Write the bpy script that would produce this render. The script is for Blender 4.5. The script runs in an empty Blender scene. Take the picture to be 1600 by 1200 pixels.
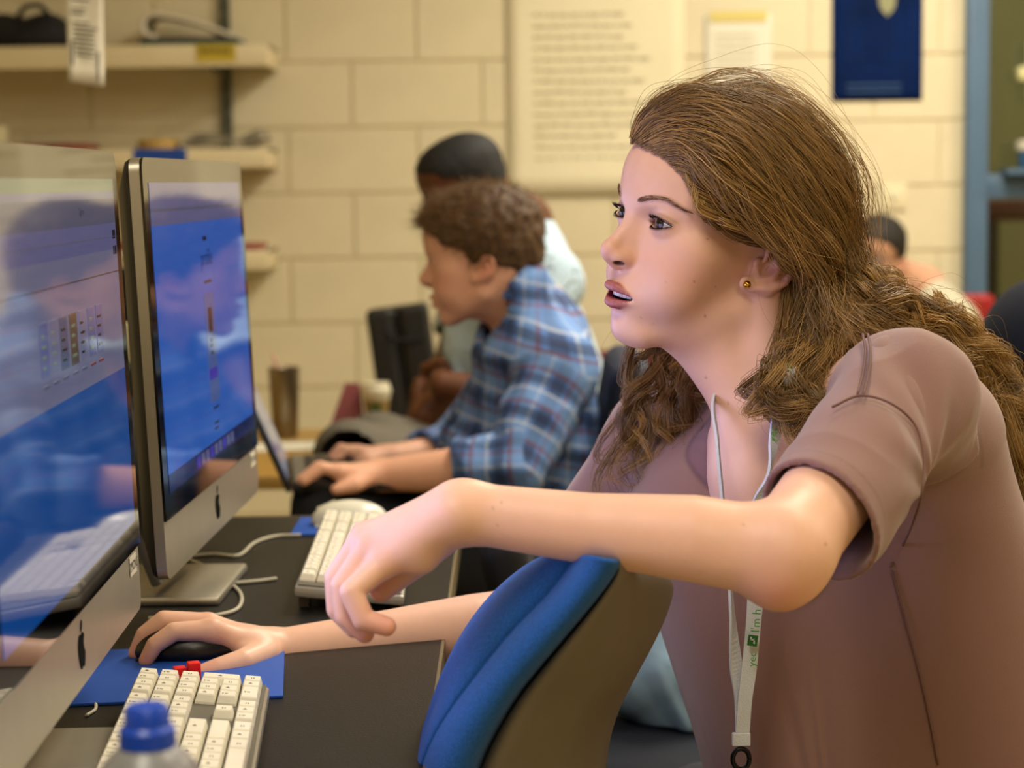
import bpy, bmesh, math, random, os
import numpy as np
from mathutils import Vector, Matrix, Euler

SC = bpy.context.scene
COL = SC.collection
R = math.radians

# ------------------------------------------------------------------ camera
F_PX = 3111.0
CAM_LOC = Vector((0.0, 0.0, 1.18))
cam_data = bpy.data.cameras.new('camera')
cam = bpy.data.objects.new('camera', cam_data)
COL.objects.link(cam)
cam.location = CAM_LOC
cam_data.sensor_width = 36.0
cam_data.lens = 36.0 * F_PX / 1600.0
cam.rotation_mode = 'QUATERNION'
CAM_ROT = (Matrix.Rotation(R(90 - 5.8), 3, 'X') @ Matrix.Rotation(R(-0.75), 3, 'Z'))
cam.rotation_quaternion = CAM_ROT.to_quaternion()
cam_data.dof.use_dof = True
cam_data.dof.focus_distance = 1.74
cam_data.dof.aperture_fstop = 5.8
cam_data.clip_start = 0.05
SC.camera = cam

def P(px, py, Y):
    """world point on plane y=Y that the photograph shows at pixel px,py"""
    d = CAM_ROT @ Vector(((px - 800) / F_PX, (600 - py) / F_PX, -1.0))
    return CAM_LOC + d * (Y / d.y)

def PZ(px, py, z):
    """world point at height z that the photograph shows at pixel px,py"""
    d = CAM_ROT @ Vector(((px - 800) / F_PX, (600 - py) / F_PX, -1.0))
    return CAM_LOC + d * ((z - CAM_LOC.z) / d.z)

def proj(v):
    q = CAM_ROT.transposed() @ (Vector(v) - CAM_LOC)
    return (800 + F_PX * q.x / -q.z, 600 - F_PX * q.y / -q.z)

# ------------------------------------------------------------------ world + lights
world = bpy.data.worlds.new('room_air')
SC.world = world
world.use_nodes = True
bgn = world.node_tree.nodes['Background']
bgn.inputs[0].default_value = (0.95, 0.86, 0.70, 1)
bgn.inputs[1].default_value = 0.015

CEIL_Z = 2.75
# fluorescent ceiling troffers; those over desk and behind camera added as face fill: (x, y, power)
TROFFERS = [(0.95, 1.9, 15), (-0.45, 0.35, 29), (0.45, -1.1, 22), (0.75, 3.4, 46), (1.15, 4.9, 48), (2.8, 1.6, 22), (2.8, 4.4, 44)]
LIGHT_COL = (1.0, 0.92, 0.77)
for i, (lx, ly, lw) in enumerate(TROFFERS):
    ld = bpy.data.lights.new('troffer_light', 'AREA')
    ld.shape = 'RECTANGLE'; ld.size = 0.56; ld.size_y = 1.16
    ld.energy = lw; ld.color = LIGHT_COL
    lo = bpy.data.objects.new('troffer_light', ld)
    lo.location = (lx, ly, CEIL_Z - 0.03)
    COL.objects.link(lo)

SC.view_settings.view_transform = 'Standard'
SC.view_settings.look = 'None'
SC.view_settings.gamma = 1.0
SC.view_settings.use_curve_mapping = False
SC.view_settings.exposure = 0.0
try:
    SC.cycles.max_bounces = 8
    SC.cycles.caustics_reflective = False
    SC.cycles.caustics_refractive = False
except Exception:
    pass

# ------------------------------------------------------------------ helpers: materials
def lin(c):
    return c / 12.92 if c <= 0.04045 else ((c + 0.055) / 1.055) ** 2.4

def rgb(h):
    h = h.lstrip('#')
    return tuple(lin(int(h[i:i + 2], 16) / 255.0) for i in (0, 2, 4)) + (1.0,)

MATS = {}
def mat(name, col, rough=0.5, metal=0.0, var=0.0, vscale=20.0, bump=0.0, bscale=80.0, spec=0.5, emit=None, estr=0.0,
        trans=0.0, ior=1.45, coat=0.0, sheen=0.0, sss=0.0, aniso=(1, 1, 1), attr=None, alpha=1.0):
    if name in MATS:
        return MATS[name]
    m = bpy.data.materials.new(name)
    m.use_nodes = True
    nt = m.node_tree
    b = nt.nodes['Principled BSDF']
    c = rgb(col) if isinstance(col, str) else tuple(col)
    b.inputs['Base Color'].default_value = c
    b.inputs['Roughness'].default_value = rough
    b.inputs['Metallic'].default_value = metal
    b.inputs['Specular IOR Level'].default_value = spec
    b.inputs['IOR'].default_value = ior
    b.inputs['Transmission Weight'].default_value = trans
    b.inputs['Coat Weight'].default_value = coat
    b.inputs['Sheen Weight'].default_value = sheen
    b.inputs['Alpha'].default_value = alpha
    if sss:
        b.inputs['Subsurface Weight'].default_value = sss
        b.inputs['Subsurface Radius'].default_value = (1.0, 0.35, 0.2)
        b.inputs['Subsurface Scale'].default_value = 0.006
    if emit is not None:
        b.inputs['Emission Color'].default_value = rgb(emit) if isinstance(emit, str) else emit
        b.inputs['Emission Strength'].default_value = estr
    src = None
    if attr:
        a = nt.nodes.new('ShaderNodeAttribute'); a.attribute_name = attr
        src = a.outputs['Color']
        nt.links.new(src, b.inputs['Base Color'])
    if var or bump:
        tc = nt.nodes.new('ShaderNodeTexCoord')
        mp = nt.nodes.new('ShaderNodeMapping'); mp.inputs['Scale'].default_value = aniso
        nt.links.new(tc.outputs['Object'], mp.inputs['Vector'])
    if var:
        n = nt.nodes.new('ShaderNodeTexNoise'); n.inputs['Scale'].default_value = vscale; n.inputs['Detail'].default_value = 5
        nt.links.new(mp.outputs[0], n.inputs['Vector'])
        mr = nt.nodes.new('ShaderNodeMapRange')
        mr.inputs[1].default_value = 0.3; mr.inputs[2].default_value = 0.7
        mr.inputs[3].default_value = 1 - var; mr.inputs[4].default_value = 1 + var
        nt.links.new(n.outputs['Fac'], mr.inputs[0])
        mx = nt.nodes.new('ShaderNodeVectorMath'); mx.operation = 'SCALE'
        if src is not None: nt.links.new(src, mx.inputs[0])
        else: mx.inputs[0].default_value = c[:3]
        nt.links.new(mr.outputs[0], mx.inputs['Scale'])
        nt.links.new(mx.outputs[0], b.inputs['Base Color'])
    if bump:
        n2 = nt.nodes.new('ShaderNodeTexNoise'); n2.inputs['Scale'].default_value = bscale; n2.inputs['Detail'].default_value = 6
        nt.links.new(mp.outputs[0], n2.inputs['Vector'])
        bp = nt.nodes.new('ShaderNodeBump'); bp.inputs['Strength'].default_value = bump; bp.inputs['Distance'].default_value = 0.004
        nt.links.new(n2.outputs['Fac'], bp.inputs['Height'])
        nt.links.new(bp.outputs[0], b.inputs['Normal'])
    MATS[name] = m
    return m

# ------------------------------------------------------------------ helpers: objects
def tag(o, label=None, cat=None, group=None, kind=None):
    if label: o['label'] = label
    if cat: o['category'] = cat
    if group: o['group'] = group
    if kind: o['kind'] = kind
    return o

def empty(name, loc=(0, 0, 0), rot=None, label=None, cat=None, group=None, kind=None):
    o = bpy.data.objects.new(name, None)
    o.empty_display_size = 0.05
    COL.objects.link(o)
    M = Matrix.Translation(Vector(loc))
    if rot is not None:
        M = M @ (rot.to_4x4() if isinstance(rot, Matrix) else Euler(rot).to_matrix().to_4x4())
    o.matrix_world = M
    tag(o, label, cat, group, kind)
    return o

def link(name, me, material=None, parent=None, world_space=False):
    o = bpy.data.objects.new(name, me)
    COL.objects.link(o)
    if material is not None and len(me.materials) == 0:
        me.materials.append(material)
    if parent is not None:
        o.parent = parent
        if world_space:
            bpy.context.view_layer.update()
            o.matrix_parent_inverse = parent_world(parent).inverted()
    return o

def parent_world(p):
    M = p.matrix_basis.copy()
    if p.parent is not None:
        M = parent_world(p.parent) @ p.matrix_parent_inverse @ M
    return M

def new_mesh(name, verts, faces, smooth=False):
    me = bpy.data.meshes.new(name)
    me.from_pydata([tuple(v) for v in verts], [], [tuple(f) for f in faces])
    me.update()
    if smooth:
        me.polygons.foreach_set('use_smooth', [True] * len(me.polygons))
    return me

def fix_normals(me):
    bm = bmesh.new(); bm.from_mesh(me)
    bmesh.ops.recalc_face_normals(bm, faces=bm.faces)
    bm.to_mesh(me); bm.free()

def box_bm(bm, c, s, rot=None):
    M = Matrix.Translation(Vector(c))
    if rot is not None:
        M = M @ (rot.to_4x4() if isinstance(rot, Matrix) else Euler(rot).to_matrix().to_4x4())
    M = M @ Matrix.Diagonal((s[0], s[1], s[2], 1))
    return bmesh.ops.create_cube(bm, size=1.0, matrix=M)['verts']

def bm_obj(name, bm, material, parent=None, bevel=0.0, seg=2, smooth=False, world_space=False, angle=None):
    if bevel:
        bmesh.ops.bevel(bm, geom=list(bm.edges), offset=bevel, segments=seg, profile=0.5, affect='EDGES', clamp_overlap=True)
    bmesh.ops.recalc_face_normals(bm, faces=bm.faces)
    me = bpy.data.meshes.new(name)
    bm.to_mesh(me); bm.free()
    if smooth:
        me.polygons.foreach_set('use_smooth', [True] * len(me.polygons))
        me.set_sharp_from_angle(angle=R(angle if angle else 40))
    return link(name, me, material, parent, world_space)

def box(name, c, s, material, parent=None, bevel=0.0, rot=None, seg=2, smooth=True):
    bm = bmesh.new(); box_bm(bm, c, s, rot)
    return bm_obj(name, bm, material, parent, bevel, seg, smooth=smooth and bevel > 0)

def lathe(name, prof, material, parent=None, seg=32, loc=(0, 0, 0), smooth=True, angle=35, rot=None):
    """prof: list of (r, z) from bottom to top"""
    vs, fs = [], []
    n = len(prof)
    for r, z in prof:
        for k in range(seg):
            a = 2 * math.pi * k / seg
            vs.append((r * math.cos(a), r * math.sin(a), z))
    for i in range(n - 1):
        for k in range(seg):
            fs.append((i * seg + k, i * seg + (k + 1) % seg, (i + 1) * seg + (k + 1) % seg, (i + 1) * seg + k))
    if prof[0][0] > 1e-6: fs.append(tuple(reversed(range(seg))))
    if prof[-1][0] > 1e-6: fs.append(tuple((n - 1) * seg + k for k in range(seg)))
    me = new_mesh(name, vs, fs)
    bm = bmesh.new(); bm.from_mesh(me); bmesh.ops.remove_doubles(bm, verts=bm.verts, dist=1e-6); bmesh.ops.recalc_face_normals(bm, faces=bm.faces); bm.to_mesh(me); bm.free()
    if smooth:
        me.polygons.foreach_set('use_smooth', [True] * len(me.polygons))
        me.set_sharp_from_angle(angle=R(angle))
    o = link(name, me, material, parent)
    o.location = loc
    if rot is not None: o.rotation_euler = rot
    return o

def catmull(pts, n=8, closed=False):
    pts = [Vector(p) for p in pts]
    out = []
    m = len(pts)
    rng = range(m) if closed else range(m - 1)
    for i in rng:
        if closed:
            p0, p1, p2, p3 = pts[(i - 1) % m], pts[i], pts[(i + 1) % m], pts[(i + 2) % m]
        else:
            p1, p2 = pts[i], pts[i + 1]
            p0 = pts[i - 1] if i > 0 else p1 * 2 - p2
            p3 = pts[i + 2] if i + 2 < m else p2 * 2 - p1
        for k in range(n):
            t = k / n
            out.append(0.5 * ((2 * p1) + (p2 - p0) * t + (2 * p0 - 5 * p1 + 4 * p2 - p3) * t * t + (3 * p1 - p0 - 3 * p2 + p3) * t ** 3))
    if not closed: out.append(pts[-1])
    return out

def tube(name, pts, r, material, parent=None, seg=8, n=8, smooth_path=True, radii=None, world_space=False, flat=None):
    path = catmull(pts, n) if smooth_path else [Vector(p) for p in pts]
    m = len(path)
    vs, fs = [], []
    up = Vector((0, 0, 1))
    prevn = None
    for i, p in enumerate(path):
        t = (path[min(i + 1, m - 1)] - path[max(i - 1, 0)])
        if t.length < 1e-9: t = Vector((0, 0, 1))
        t.normalize()
        if prevn is None:
            nrm = t.cross(up)
            if nrm.length < 1e-3: nrm = t.cross(Vector((1, 0, 0)))
        else:
            nrm = prevn - t * prevn.dot(t)
        nrm.normalize(); prevn = nrm
        bn = t.cross(nrm)
        rr = r if radii is None else radii[0] + (radii[1] - radii[0]) * i / (m - 1)
        for k in range(seg):
            a = 2 * math.pi * k / seg
            vs.append(p + nrm * (math.cos(a) * rr) + bn * (math.sin(a) * rr * (flat if flat else 1)))
    for i in range(m - 1):
        for k in range(seg):
            fs.append((i * seg + k, i * seg + (k + 1) % seg, (i + 1) * seg + (k + 1) % seg, (i + 1) * seg + k))
    fs.append(tuple(reversed(range(seg)))); fs.append(tuple((m - 1) * seg + k for k in range(seg)))
    me = new_mesh(name, vs, fs, True)
    fix_normals(me)
    return link(name, me, material, parent, world_space)

def prism(name, poly, depth, material, parent=None, M=None, bevel=0.0, smooth=False):
    """poly: 2D outline in x,z ; extruded along +y by depth"""
    n = len(poly)
    vs = [(x, 0, z) for x, z in poly] + [(x, depth, z) for x, z in poly]
    fs = [tuple(range(n)), tuple(reversed(range(n, 2 * n)))] + [(i, i + n, (i + 1) % n + n, (i + 1) % n) for i in range(n)]
    me = new_mesh(name, vs, fs)
    bm = bmesh.new(); bm.from_mesh(me)
    if bevel:
        bmesh.ops.bevel(bm, geom=list(bm.edges), offset=bevel, segments=2, affect='EDGES', clamp_overlap=True)
    bmesh.ops.recalc_face_normals(bm, faces=bm.faces)
    if M is not None: bmesh.ops.transform(bm, matrix=M, verts=bm.verts)
    bm.to_mesh(me); bm.free()
    return link(name, me, material, parent)

def copy_tree(o, parent=None):
    c = o.copy(); COL.objects.link(c)
    if parent is not None: c.parent = parent
    for ch in o.children: copy_tree(ch, c)
    return c

def lettering(name, txt, size, material, parent, M, align='LEFT', extrude=0.0, world_space=False):
    cu = bpy.data.curves.new(name, 'FONT')
    cu.body = txt; cu.size = size; cu.align_x = align; cu.extrude = extrude; cu.resolution_u = 2
    tmp = bpy.data.objects.new(name + '_tmp', cu); COL.objects.link(tmp)
    bpy.context.view_layer.update()
    me = bpy.data.meshes.new_from_object(tmp.evaluated_get(bpy.context.evaluated_depsgraph_get()))
    me.name = name
    bpy.data.objects.remove(tmp); bpy.data.curves.remove(cu)
    me.materials.clear(); me.materials.append(material)
    o = bpy.data.objects.new(name, me); COL.objects.link(o)
    o.parent = parent
    o.matrix_local = M
    return o

def frame_matrix(origin, xdir, ydir):
    """local x->xdir, local y->ydir, local z->normal"""
    x = Vector(xdir).normalized(); y = Vector(ydir); y = (y - x * y.dot(x)).normalized(); z = x.cross(y)
    M = Matrix((x, y, z)).transposed().to_4x4()
    M.translation = Vector(origin)
    return M
# ------------------------------------------------------------------ implicit surface modeller (bodies, clothes, cushions)
def nrm3(v):
    return np.sqrt(np.einsum('...i,...i->...', v, v))

class Field:
    """ordered list of blended shapes; meshed by sparse surface nets"""
    def __init__(self):
        self.ops = []
        self.M = None
    def frame(self, M):
        """M: 4x4 local->world (rigid + uniform scale) for the shapes that follow"""
        if M is None: self.M = None
        else:
            s = M.to_scale()[0]
            Rm = np.array(M.to_3x3().normalized())
            self.M = (Rm, np.array(M.translation), s)
        return self
    def _add(self, fn, op, k):
        M = self.M
        s = 1.0 if M is None else M[2]
        if M is None: g = fn
        else:
            def g(p, fn=fn, M=M): return fn(((p - M[1]) @ M[0]) / M[2]) * M[2]
        self.ops.append((g, op, k * s))
        return self
    def ball(self, c, r, k=0.01, op='u'):
        c = np.array(c, float)
        return self._add(lambda p: nrm3(p - c) - r, op, k)
    def ell(self, c, r, k=0.01, op='u', rot=None):
        c = np.array(c, float); r = np.array(r, float)
        Rm = None if rot is None else np.array(Euler([R(a) for a in rot]).to_matrix())
        def f(p):
            q = p - c
            if Rm is not None: q = q @ Rm
            k0 = nrm3(q / r); k1 = nrm3(q / (r * r))
            return np.where(k1 < 1e-9, -r.min(), k0 * (k0 - 1.0) / np.maximum(k1, 1e-9))
        return self._add(f, op, k)
    def cone(self, a, b, r1, r2, k=0.01, op='u'):
        a = np.array(a, float); b = np.array(b, float); ba = b - a; L = float(ba @ ba)
        def f(p):
            pa = p - a
            h = np.clip((pa @ ba) / L, 0, 1)
            return nrm3(pa - h[..., None] * ba) - (r1 + (r2 - r1) * h)
        return self._add(f, op, k)
    def chain(self, pts, rs, k=0.01, op='u'):
        """capsule chain evaluated as one shape"""
        A = [np.array(p, float) for p in pts]
        def f(p):
            d = None
            for i in range(len(A) - 1):
                ba = A[i + 1] - A[i]; L = max(float(ba @ ba), 1e-12)
                pa = p - A[i]
                h = np.clip((pa @ ba) / L, 0, 1)
                e = nrm3(pa - h[..., None] * ba) - (rs[i] + (rs[i + 1] - rs[i]) * h)
                d = e if d is None else np.minimum(d, e)
            return d
        return self._add(f, op, k)
    def rbox(self, c, s, r=0.0, k=0.01, op='u', rot=None):
        c = np.array(c, float); s = np.array(s, float) / 2 - r
        Rm = None if rot is None else (np.array(rot) if isinstance(rot, Matrix) else np.array(Euler([R(a) for a in rot]).to_matrix()))
        def f(p):
            q = p - c
            if Rm is not None: q = q @ Rm
            q = np.abs(q) - s
            return nrm3(np.maximum(q, 0)) + np.minimum(q.max(-1), 0) - r
        return self._add(f, op, k)
    def plane(self, o, n, k=0.0, op='s'):
        """half space on the side n points to"""
        o = np.array(o, float); n = np.array(Vector(n).normalized(), float)
        return self._add(lambda p: -((p - o) @ n), op, k)
    def fn(self, f, k=0.01, op='u'):
        return self._add(f, op, k)
    # ---- evaluation
    @staticmethod
    def blend(d, e, op, k):
        if op == 'u':
            if k <= 0: return np.minimum(d, e)
            h = np.maximum(k - np.abs(d - e), 0) / k
            return np.minimum(d, e) - h * h * k * 0.25
        if op == 's':
            e = -e
        if k <= 0: return np.maximum(d, e)
        h = np.maximum(k - np.abs(d - e), 0) / k
        return np.maximum(d, e) + h * h * k * 0.25
    def ev(self, p, ops=None):
        d = np.full(p.shape[:-1], 1e3)
        for g, op, k in (self.ops if ops is None else ops):
            d = self.blend(d, g(p), op, k)
        return d
    def mesh(self, name, lo, hi, h, nb=24, smooth=2, keep=None):
        lo = np.array(lo, float); hi = np.array(hi, float)
        sb = 6; ns = nb // sb
        B = nb * h
        nblk = np.ceil((hi - lo) / B).astype(int)
        g = np.stack(np.meshgrid(*[np.arange(n) for n in nblk], indexing='ij'), -1).reshape(-1, 3)
        cen = lo + (g + 0.5) * B
        rad = B * 0.5 * math.sqrt(3); srad = rad / ns
        dl = [gq(cen) for gq, _, _ in self.ops]
        d = np.full(len(cen), 1e3)
        for (gq, op, k), e in zip(self.ops, dl): d = self.blend(d, e, op, k)
        idx = np.nonzero(np.abs(d) < rad * 2.0 + 2 * h)[0]
        S = nblk * nb + 4
        def key(c): return (c[:, 0].astype(np.int64) * S[1] + c[:, 1]) * S[2] + c[:, 2]
        ii = np.arange(sb + 1)
        off = np.stack(np.meshgrid(ii, ii, ii, indexing='ij'), -1)
        jj = np.arange(ns)
        soff = np.stack(np.meshgrid(jj, jj, jj, indexing='ij'), -1).reshape(-1, 3)
        cell_key, cell_pos, e_keys, e_flip = [], [], [[], [], []], [[], [], []]
        corners = [(0, 0, 0), (1, 0, 0), (0, 1, 0), (1, 1, 0), (0, 0, 1), (1, 0, 1), (0, 1, 1), (1, 1, 1)]
        for bi in idx:
            ops = [self.ops[j] for j in range(len(self.ops)) if dl[j][bi] < rad * 2.6 + 2 * self.ops[j][2] + 3 * h]
            if not ops or all(o[1] != 'u' for o in ops): continue
            base = g[bi] * nb
            sd = self.ev(lo + (base + (soff + 0.5) * sb) * h, ops)
            sa = soff[np.abs(sd) < srad * 2.3 + 2 * h]
            if not len(sa): continue
            bs = base + sa * sb                                   # m x 3 cell origins
            pts = lo + (bs[:, None, None, None, :] + off) * h
            v = self.ev(pts.reshape(-1, 3), ops).reshape(pts.shape[:-1])
            s = v < 0
            s8 = s.astype(np.int8)
            cs = s8[:, :-1, :-1, :-1] + s8[:, 1:, :-1, :-1] + s8[:, :-1, 1:, :-1] + s8[:, :-1, :-1, 1:] + s8[:, 1:, 1:, :-1] + s8[:, 1:, :-1, 1:] + s8[:, :-1, 1:, 1:] + s8[:, 1:, 1:, 1:]
            ci = np.argwhere((cs > 0) & (cs < 8))
            if not len(ci): continue
            acc = np.zeros((len(ci), 3)); cnt = np.zeros(len(ci))
            cv = [v[ci[:, 0], ci[:, 1] + a, ci[:, 2] + b, ci[:, 3] + c] for a, b, c in corners]
            for a in range(8):
                for ax, bit in ((0, 1), (1, 2), (2, 4)):
                    if a & bit: continue
                    va, vb = cv[a], cv[a | bit]
                    m = (va < 0) != (vb < 0)
                    t = np.where(m, va / np.where(m, va - vb, 1), 0)
                    q = np.tile(np.array(corners[a], float), (len(ci), 1))
                    q[:, ax] += t
                    acc += q * m[:, None]; cnt += m
            cb = bs[ci[:, 0]] + ci[:, 1:]
            cell_pos.append(lo + (cb + acc / cnt[:, None]) * h)
            cell_key.append(key(cb + 1))
            for ax in range(3):
                sl = [slice(None)] + [slice(0, sb)] * 3; sl1 = list(sl); sl1[ax + 1] = slice(1, sb + 1)
                a = s[tuple(sl)]; w = np.argwhere(a != s[tuple(sl1)])
                if len(w):
                    e_keys[ax].append(bs[w[:, 0]] + w[:, 1:] + 1)
                    e_flip[ax].append(a[w[:, 0], w[:, 1], w[:, 2], w[:, 3]])
        ck = np.concatenate(cell_key); cp = np.concatenate(cell_pos)
        ck, ui = np.unique(ck, return_index=True); cp = cp[ui]
        faces = []
        for ax in range(3):
            if not e_keys[ax]: continue
            w = np.concatenate(e_keys[ax]); fl = np.concatenate(e_flip[ax])
            u, vv = (ax + 1) % 3, (ax + 2) % 3
            quad = []
            ok = np.ones(len(w), bool)
            for du, dv in ((0, 0), (-1, 0), (-1, -1), (0, -1)):
                c = w.copy(); c[:, u] += du; c[:, vv] += dv
                kk = key(c)
                pos = np.searchsorted(ck, kk); pos = np.minimum(pos, len(ck) - 1)
                ok &= ck[pos] == kk
                quad.append(pos)
            quad = np.stack(quad, 1)
            quad[~fl] = quad[~fl][:, ::-1]
            faces.append(quad[ok])
        faces = np.concatenate(faces)
        if keep is not None:
            kv = keep(cp)
            faces = faces[kv[faces].all(1)]
        used = np.unique(faces)
        remap = np.zeros(len(cp), np.int64); remap[used] = np.arange(len(used))
        cp = cp[used]; faces = remap[faces]
        if smooth:
            e = np.concatenate([faces[:, [0, 1]], faces[:, [1, 2]], faces[:, [2, 3]], faces[:, [3, 0]]])
            for it in range(smooth):
                for w_ in (0.5, -0.52) if smooth > 1 else (0.5,):
                    a = np.zeros_like(cp); n = np.zeros(len(cp))
                    for c in range(3):
                        a[:, c] = np.bincount(e[:, 0], cp[e[:, 1], c], len(cp)) + np.bincount(e[:, 1], cp[e[:, 0], c], len(cp))
                    n = np.bincount(e[:, 0], minlength=len(cp)) + np.bincount(e[:, 1], minlength=len(cp))
                    cp = cp + w_ * (a / n[:, None] - cp)
        me = bpy.data.meshes.new(name)
        nv, nf = len(cp), len(faces)
        me.vertices.add(nv); me.vertices.foreach_set('co', cp.ravel())
        me.loops.add(nf * 4); me.loops.foreach_set('vertex_index', faces.ravel().astype(np.int32))
        me.polygons.add(nf)
        me.polygons.foreach_set('loop_start', np.arange(0, nf * 4, 4, dtype=np.int32))
        me.polygons.foreach_set('use_smooth', np.ones(nf, bool))
        me.update(calc_edges=True)
        return me, cp

def set_color(me, cols, name='col'):
    a = me.color_attributes.new(name, 'FLOAT_COLOR', 'POINT')
    c = np.ones((len(me.vertices), 4), np.float32); c[:, :3] = cols
    a.data.foreach_set('color', c.ravel())

def mixc(base, col, w):
    return base * (1 - w[:, None]) + np.array(col)[None, :3] * w[:, None]

def sstep(a, b, x):
    t = np.clip((x - a) / (b - a), 0, 1)
    return t * t * (3 - 2 * t)

def vnoise(p, seed=0):
    """cheap smooth 3d value noise on n x 3 points, about -1..1"""
    p = np.asarray(p, float)
    i = np.floor(p).astype(np.int64); f = p - i; f = f * f * (3 - 2 * f)
    def hsh(a, b, c):
        n = (a * 374761393 + b * 668265263 + c * 2147483647 + seed * 1274126177) & 0xffffffff
        n = ((n ^ (n >> 13)) * 1274126177) & 0xffffffff
        return ((n ^ (n >> 16)) & 0xffff) / 32767.5 - 1
    out = 0
    for dx in (0, 1):
        for dy in (0, 1):
            for dz in (0, 1):
                w = (f[:, 0] if dx else 1 - f[:, 0]) * (f[:, 1] if dy else 1 - f[:, 1]) * (f[:, 2] if dz else 1 - f[:, 2])
                out = out + w * hsh(i[:, 0] + dx, i[:, 1] + dy, i[:, 2] + dz)
    return out
# ------------------------------------------------------------------ the room
X0, X1, YB, YF = -2.3, 3.6, 6.26, -2.6
M_wall = mat('cream_block_paint', '#d4c9a8', 0.5, var=0.05, vscale=6, bump=0.25, bscale=220)
M_mortar = mat('cream_joint_paint', '#d6c8a2', 0.6, var=0.05, vscale=30)
M_plain = mat('cream_wall_paint', '#cdbd93', 0.6, var=0.04, vscale=3)
M_floor = mat('beige_vinyl_tile', '#8f7b56', 0.35, var=0.12, vscale=14)
M_ceil = mat('white_ceiling_tile', '#d8d2c2', 0.8, bump=0.3, bscale=300)

def room_box(name, c, s, m, kind='structure'):
    o = box(name, c, s, m); tag(o, kind=kind); return o

floor = empty('floor', (0, 0, 0), kind='structure'); floor['label'] = 'beige vinyl tiled classroom floor'
box('floor_slab', ((X0 + X1) / 2, (YF + 9.2) / 2, -0.06), (X1 - X0 + 0.2, 9.2 - YF, 0.1), M_mortar, floor)
ft = box('floor_tile', (0, 0, 0), (0.452, 0.452, 0.012), M_floor, None, bevel=0.0015, seg=1)
ft.parent = floor
first = True
for ix in range(8):
    for iy in range(14):
        x = -0.55 + ix * 0.455; y = 1.2 + iy * 0.455
        if y > 6.2: continue
        o = ft if first else ft.copy()
        if not first: COL.objects.link(o); o.parent = floor
        o.location = (x, y, -0.006)
        first = False
ceiling = room_box('ceiling', ((X0 + X1) / 2, (YF + YB) / 2, CEIL_Z + 0.03), (X1 - X0, YB - YF, 0.06), M_ceil)
room_box('wall_left', (X0 - 0.05, (YF + YB) / 2, CEIL_Z / 2), (0.1, YB - YF, CEIL_Z), M_plain)
room_box('wall_right', (X1 + 0.05, (YF + YB) / 2, CEIL_Z / 2), (0.1, YB - YF, CEIL_Z), M_plain)
room_box('wall_front', ((X0 + X1) / 2, YF - 0.05, CEIL_Z / 2), (X1 - X0, 0.1, CEIL_Z), M_plain)

# back wall: painted concrete blocks, each its own piece
DOOR_X0, DOOR_X1 = 1.42, 2.55
wall_back = empty('wall_back', (0, YB, 0), kind='structure'); wall_back['label'] = 'cream painted concrete block wall'
def wb(name, x0, x1, z0, z1, m=M_mortar):
    return box(name, ((x0 + x1) / 2, 0.055, (z0 + z1) / 2), (x1 - x0, 0.1, z1 - z0), m, wall_back)
wb('mortar_bed', X0, DOOR_X0, 0, CEIL_Z)
wb('mortar_bed', DOOR_X1, X1, 0, CEIL_Z)
wb('mortar_bed', DOOR_X0, DOOR_X1, 2.25, CEIL_Z)
BW, BH, JT = 0.4064, 0.2032, 0.0045
block_meshes = {}
def block(x0, x1, z0, z1):
    w, h = x1 - x0 - JT, z1 - z0 - JT
    k = (round(w, 3), round(h, 3))
    if k not in block_meshes:
        bm = bmesh.new(); box_bm(bm, (0, 0, 0), (w, 0.05, h))
        bmesh.ops.bevel(bm, geom=list(bm.edges), offset=0.003, segments=2, affect='EDGES')
        me = bpy.data.meshes.new('block'); bm.to_mesh(me); bm.free()
        me.polygons.foreach_set('use_smooth', [True] * len(me.polygons)); me.set_sharp_from_angle(angle=R(60))
        me.materials.append(M_wall)
        block_meshes[k] = me
    o = bpy.data.objects.new('block', block_meshes[k]); COL.objects.link(o); o.parent = wall_back
    o.location = ((x0 + x1) / 2, 0.025 - 0.0015, (z0 + z1) / 2)
zj = 1.557 - 8 * BH
row = -8
while zj < CEIL_Z - 0.02:
    za, zb = max(zj, 0.0), min(zj + BH, CEIL_Z)
    off = -0.691 if (row % 2 == 0) else -0.489
    x = off - BW * 5
    while x < X1:
        for (s0, s1) in ((X0, DOOR_X0), (DOOR_X1, X1)):
            if s0 == DOOR_X1 and za < 9: 
                continue
            a, b = max(x, s0), min(x + BW, s1)
            if b - a > 0.03 and zb - za > 0.03: block(a, b, za, zb)
        x += BW
    zj += BH; row += 1
box('plain_wall_section', ((DOOR_X1 + X1) / 2, 0.0, CEIL_Z / 2), (X1 - DOOR_X1, 0.02, CEIL_Z), M_wall, wall_back)

# ceiling lights (seen only in reflections), two added as fill
M_tube = mat('light_diffuser', '#fff1d0', 0.6, emit='#ffe6b8', estr=1.5)
M_whitemetal = mat('white_enamel', '#d9d4c6', 0.4)
for i, (lx, ly, lw) in enumerate(TROFFERS):
    t = empty('ceiling_light', (lx, ly, CEIL_Z), label='unseen recessed fluorescent ceiling light panel with white frame', cat='ceiling light', group='ceiling light panels')
    box('diffuser', (0, 0, 0.004), (0.58, 1.18, 0.01), M_tube, t)
    bm = bmesh.new()
    for (c, s) in (((-0.3, 0, -0.004), (0.03, 1.24, 0.02)), ((0.3, 0, -0.004), (0.03, 1.24, 0.02)), ((0, -0.605, -0.004), (0.57, 0.03, 0.02)), ((0, 0.605, -0.004), (0.57, 0.03, 0.02))):
        box_bm(bm, c, s)
    bm_obj('frame', bm, M_whitemetal, t)

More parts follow.
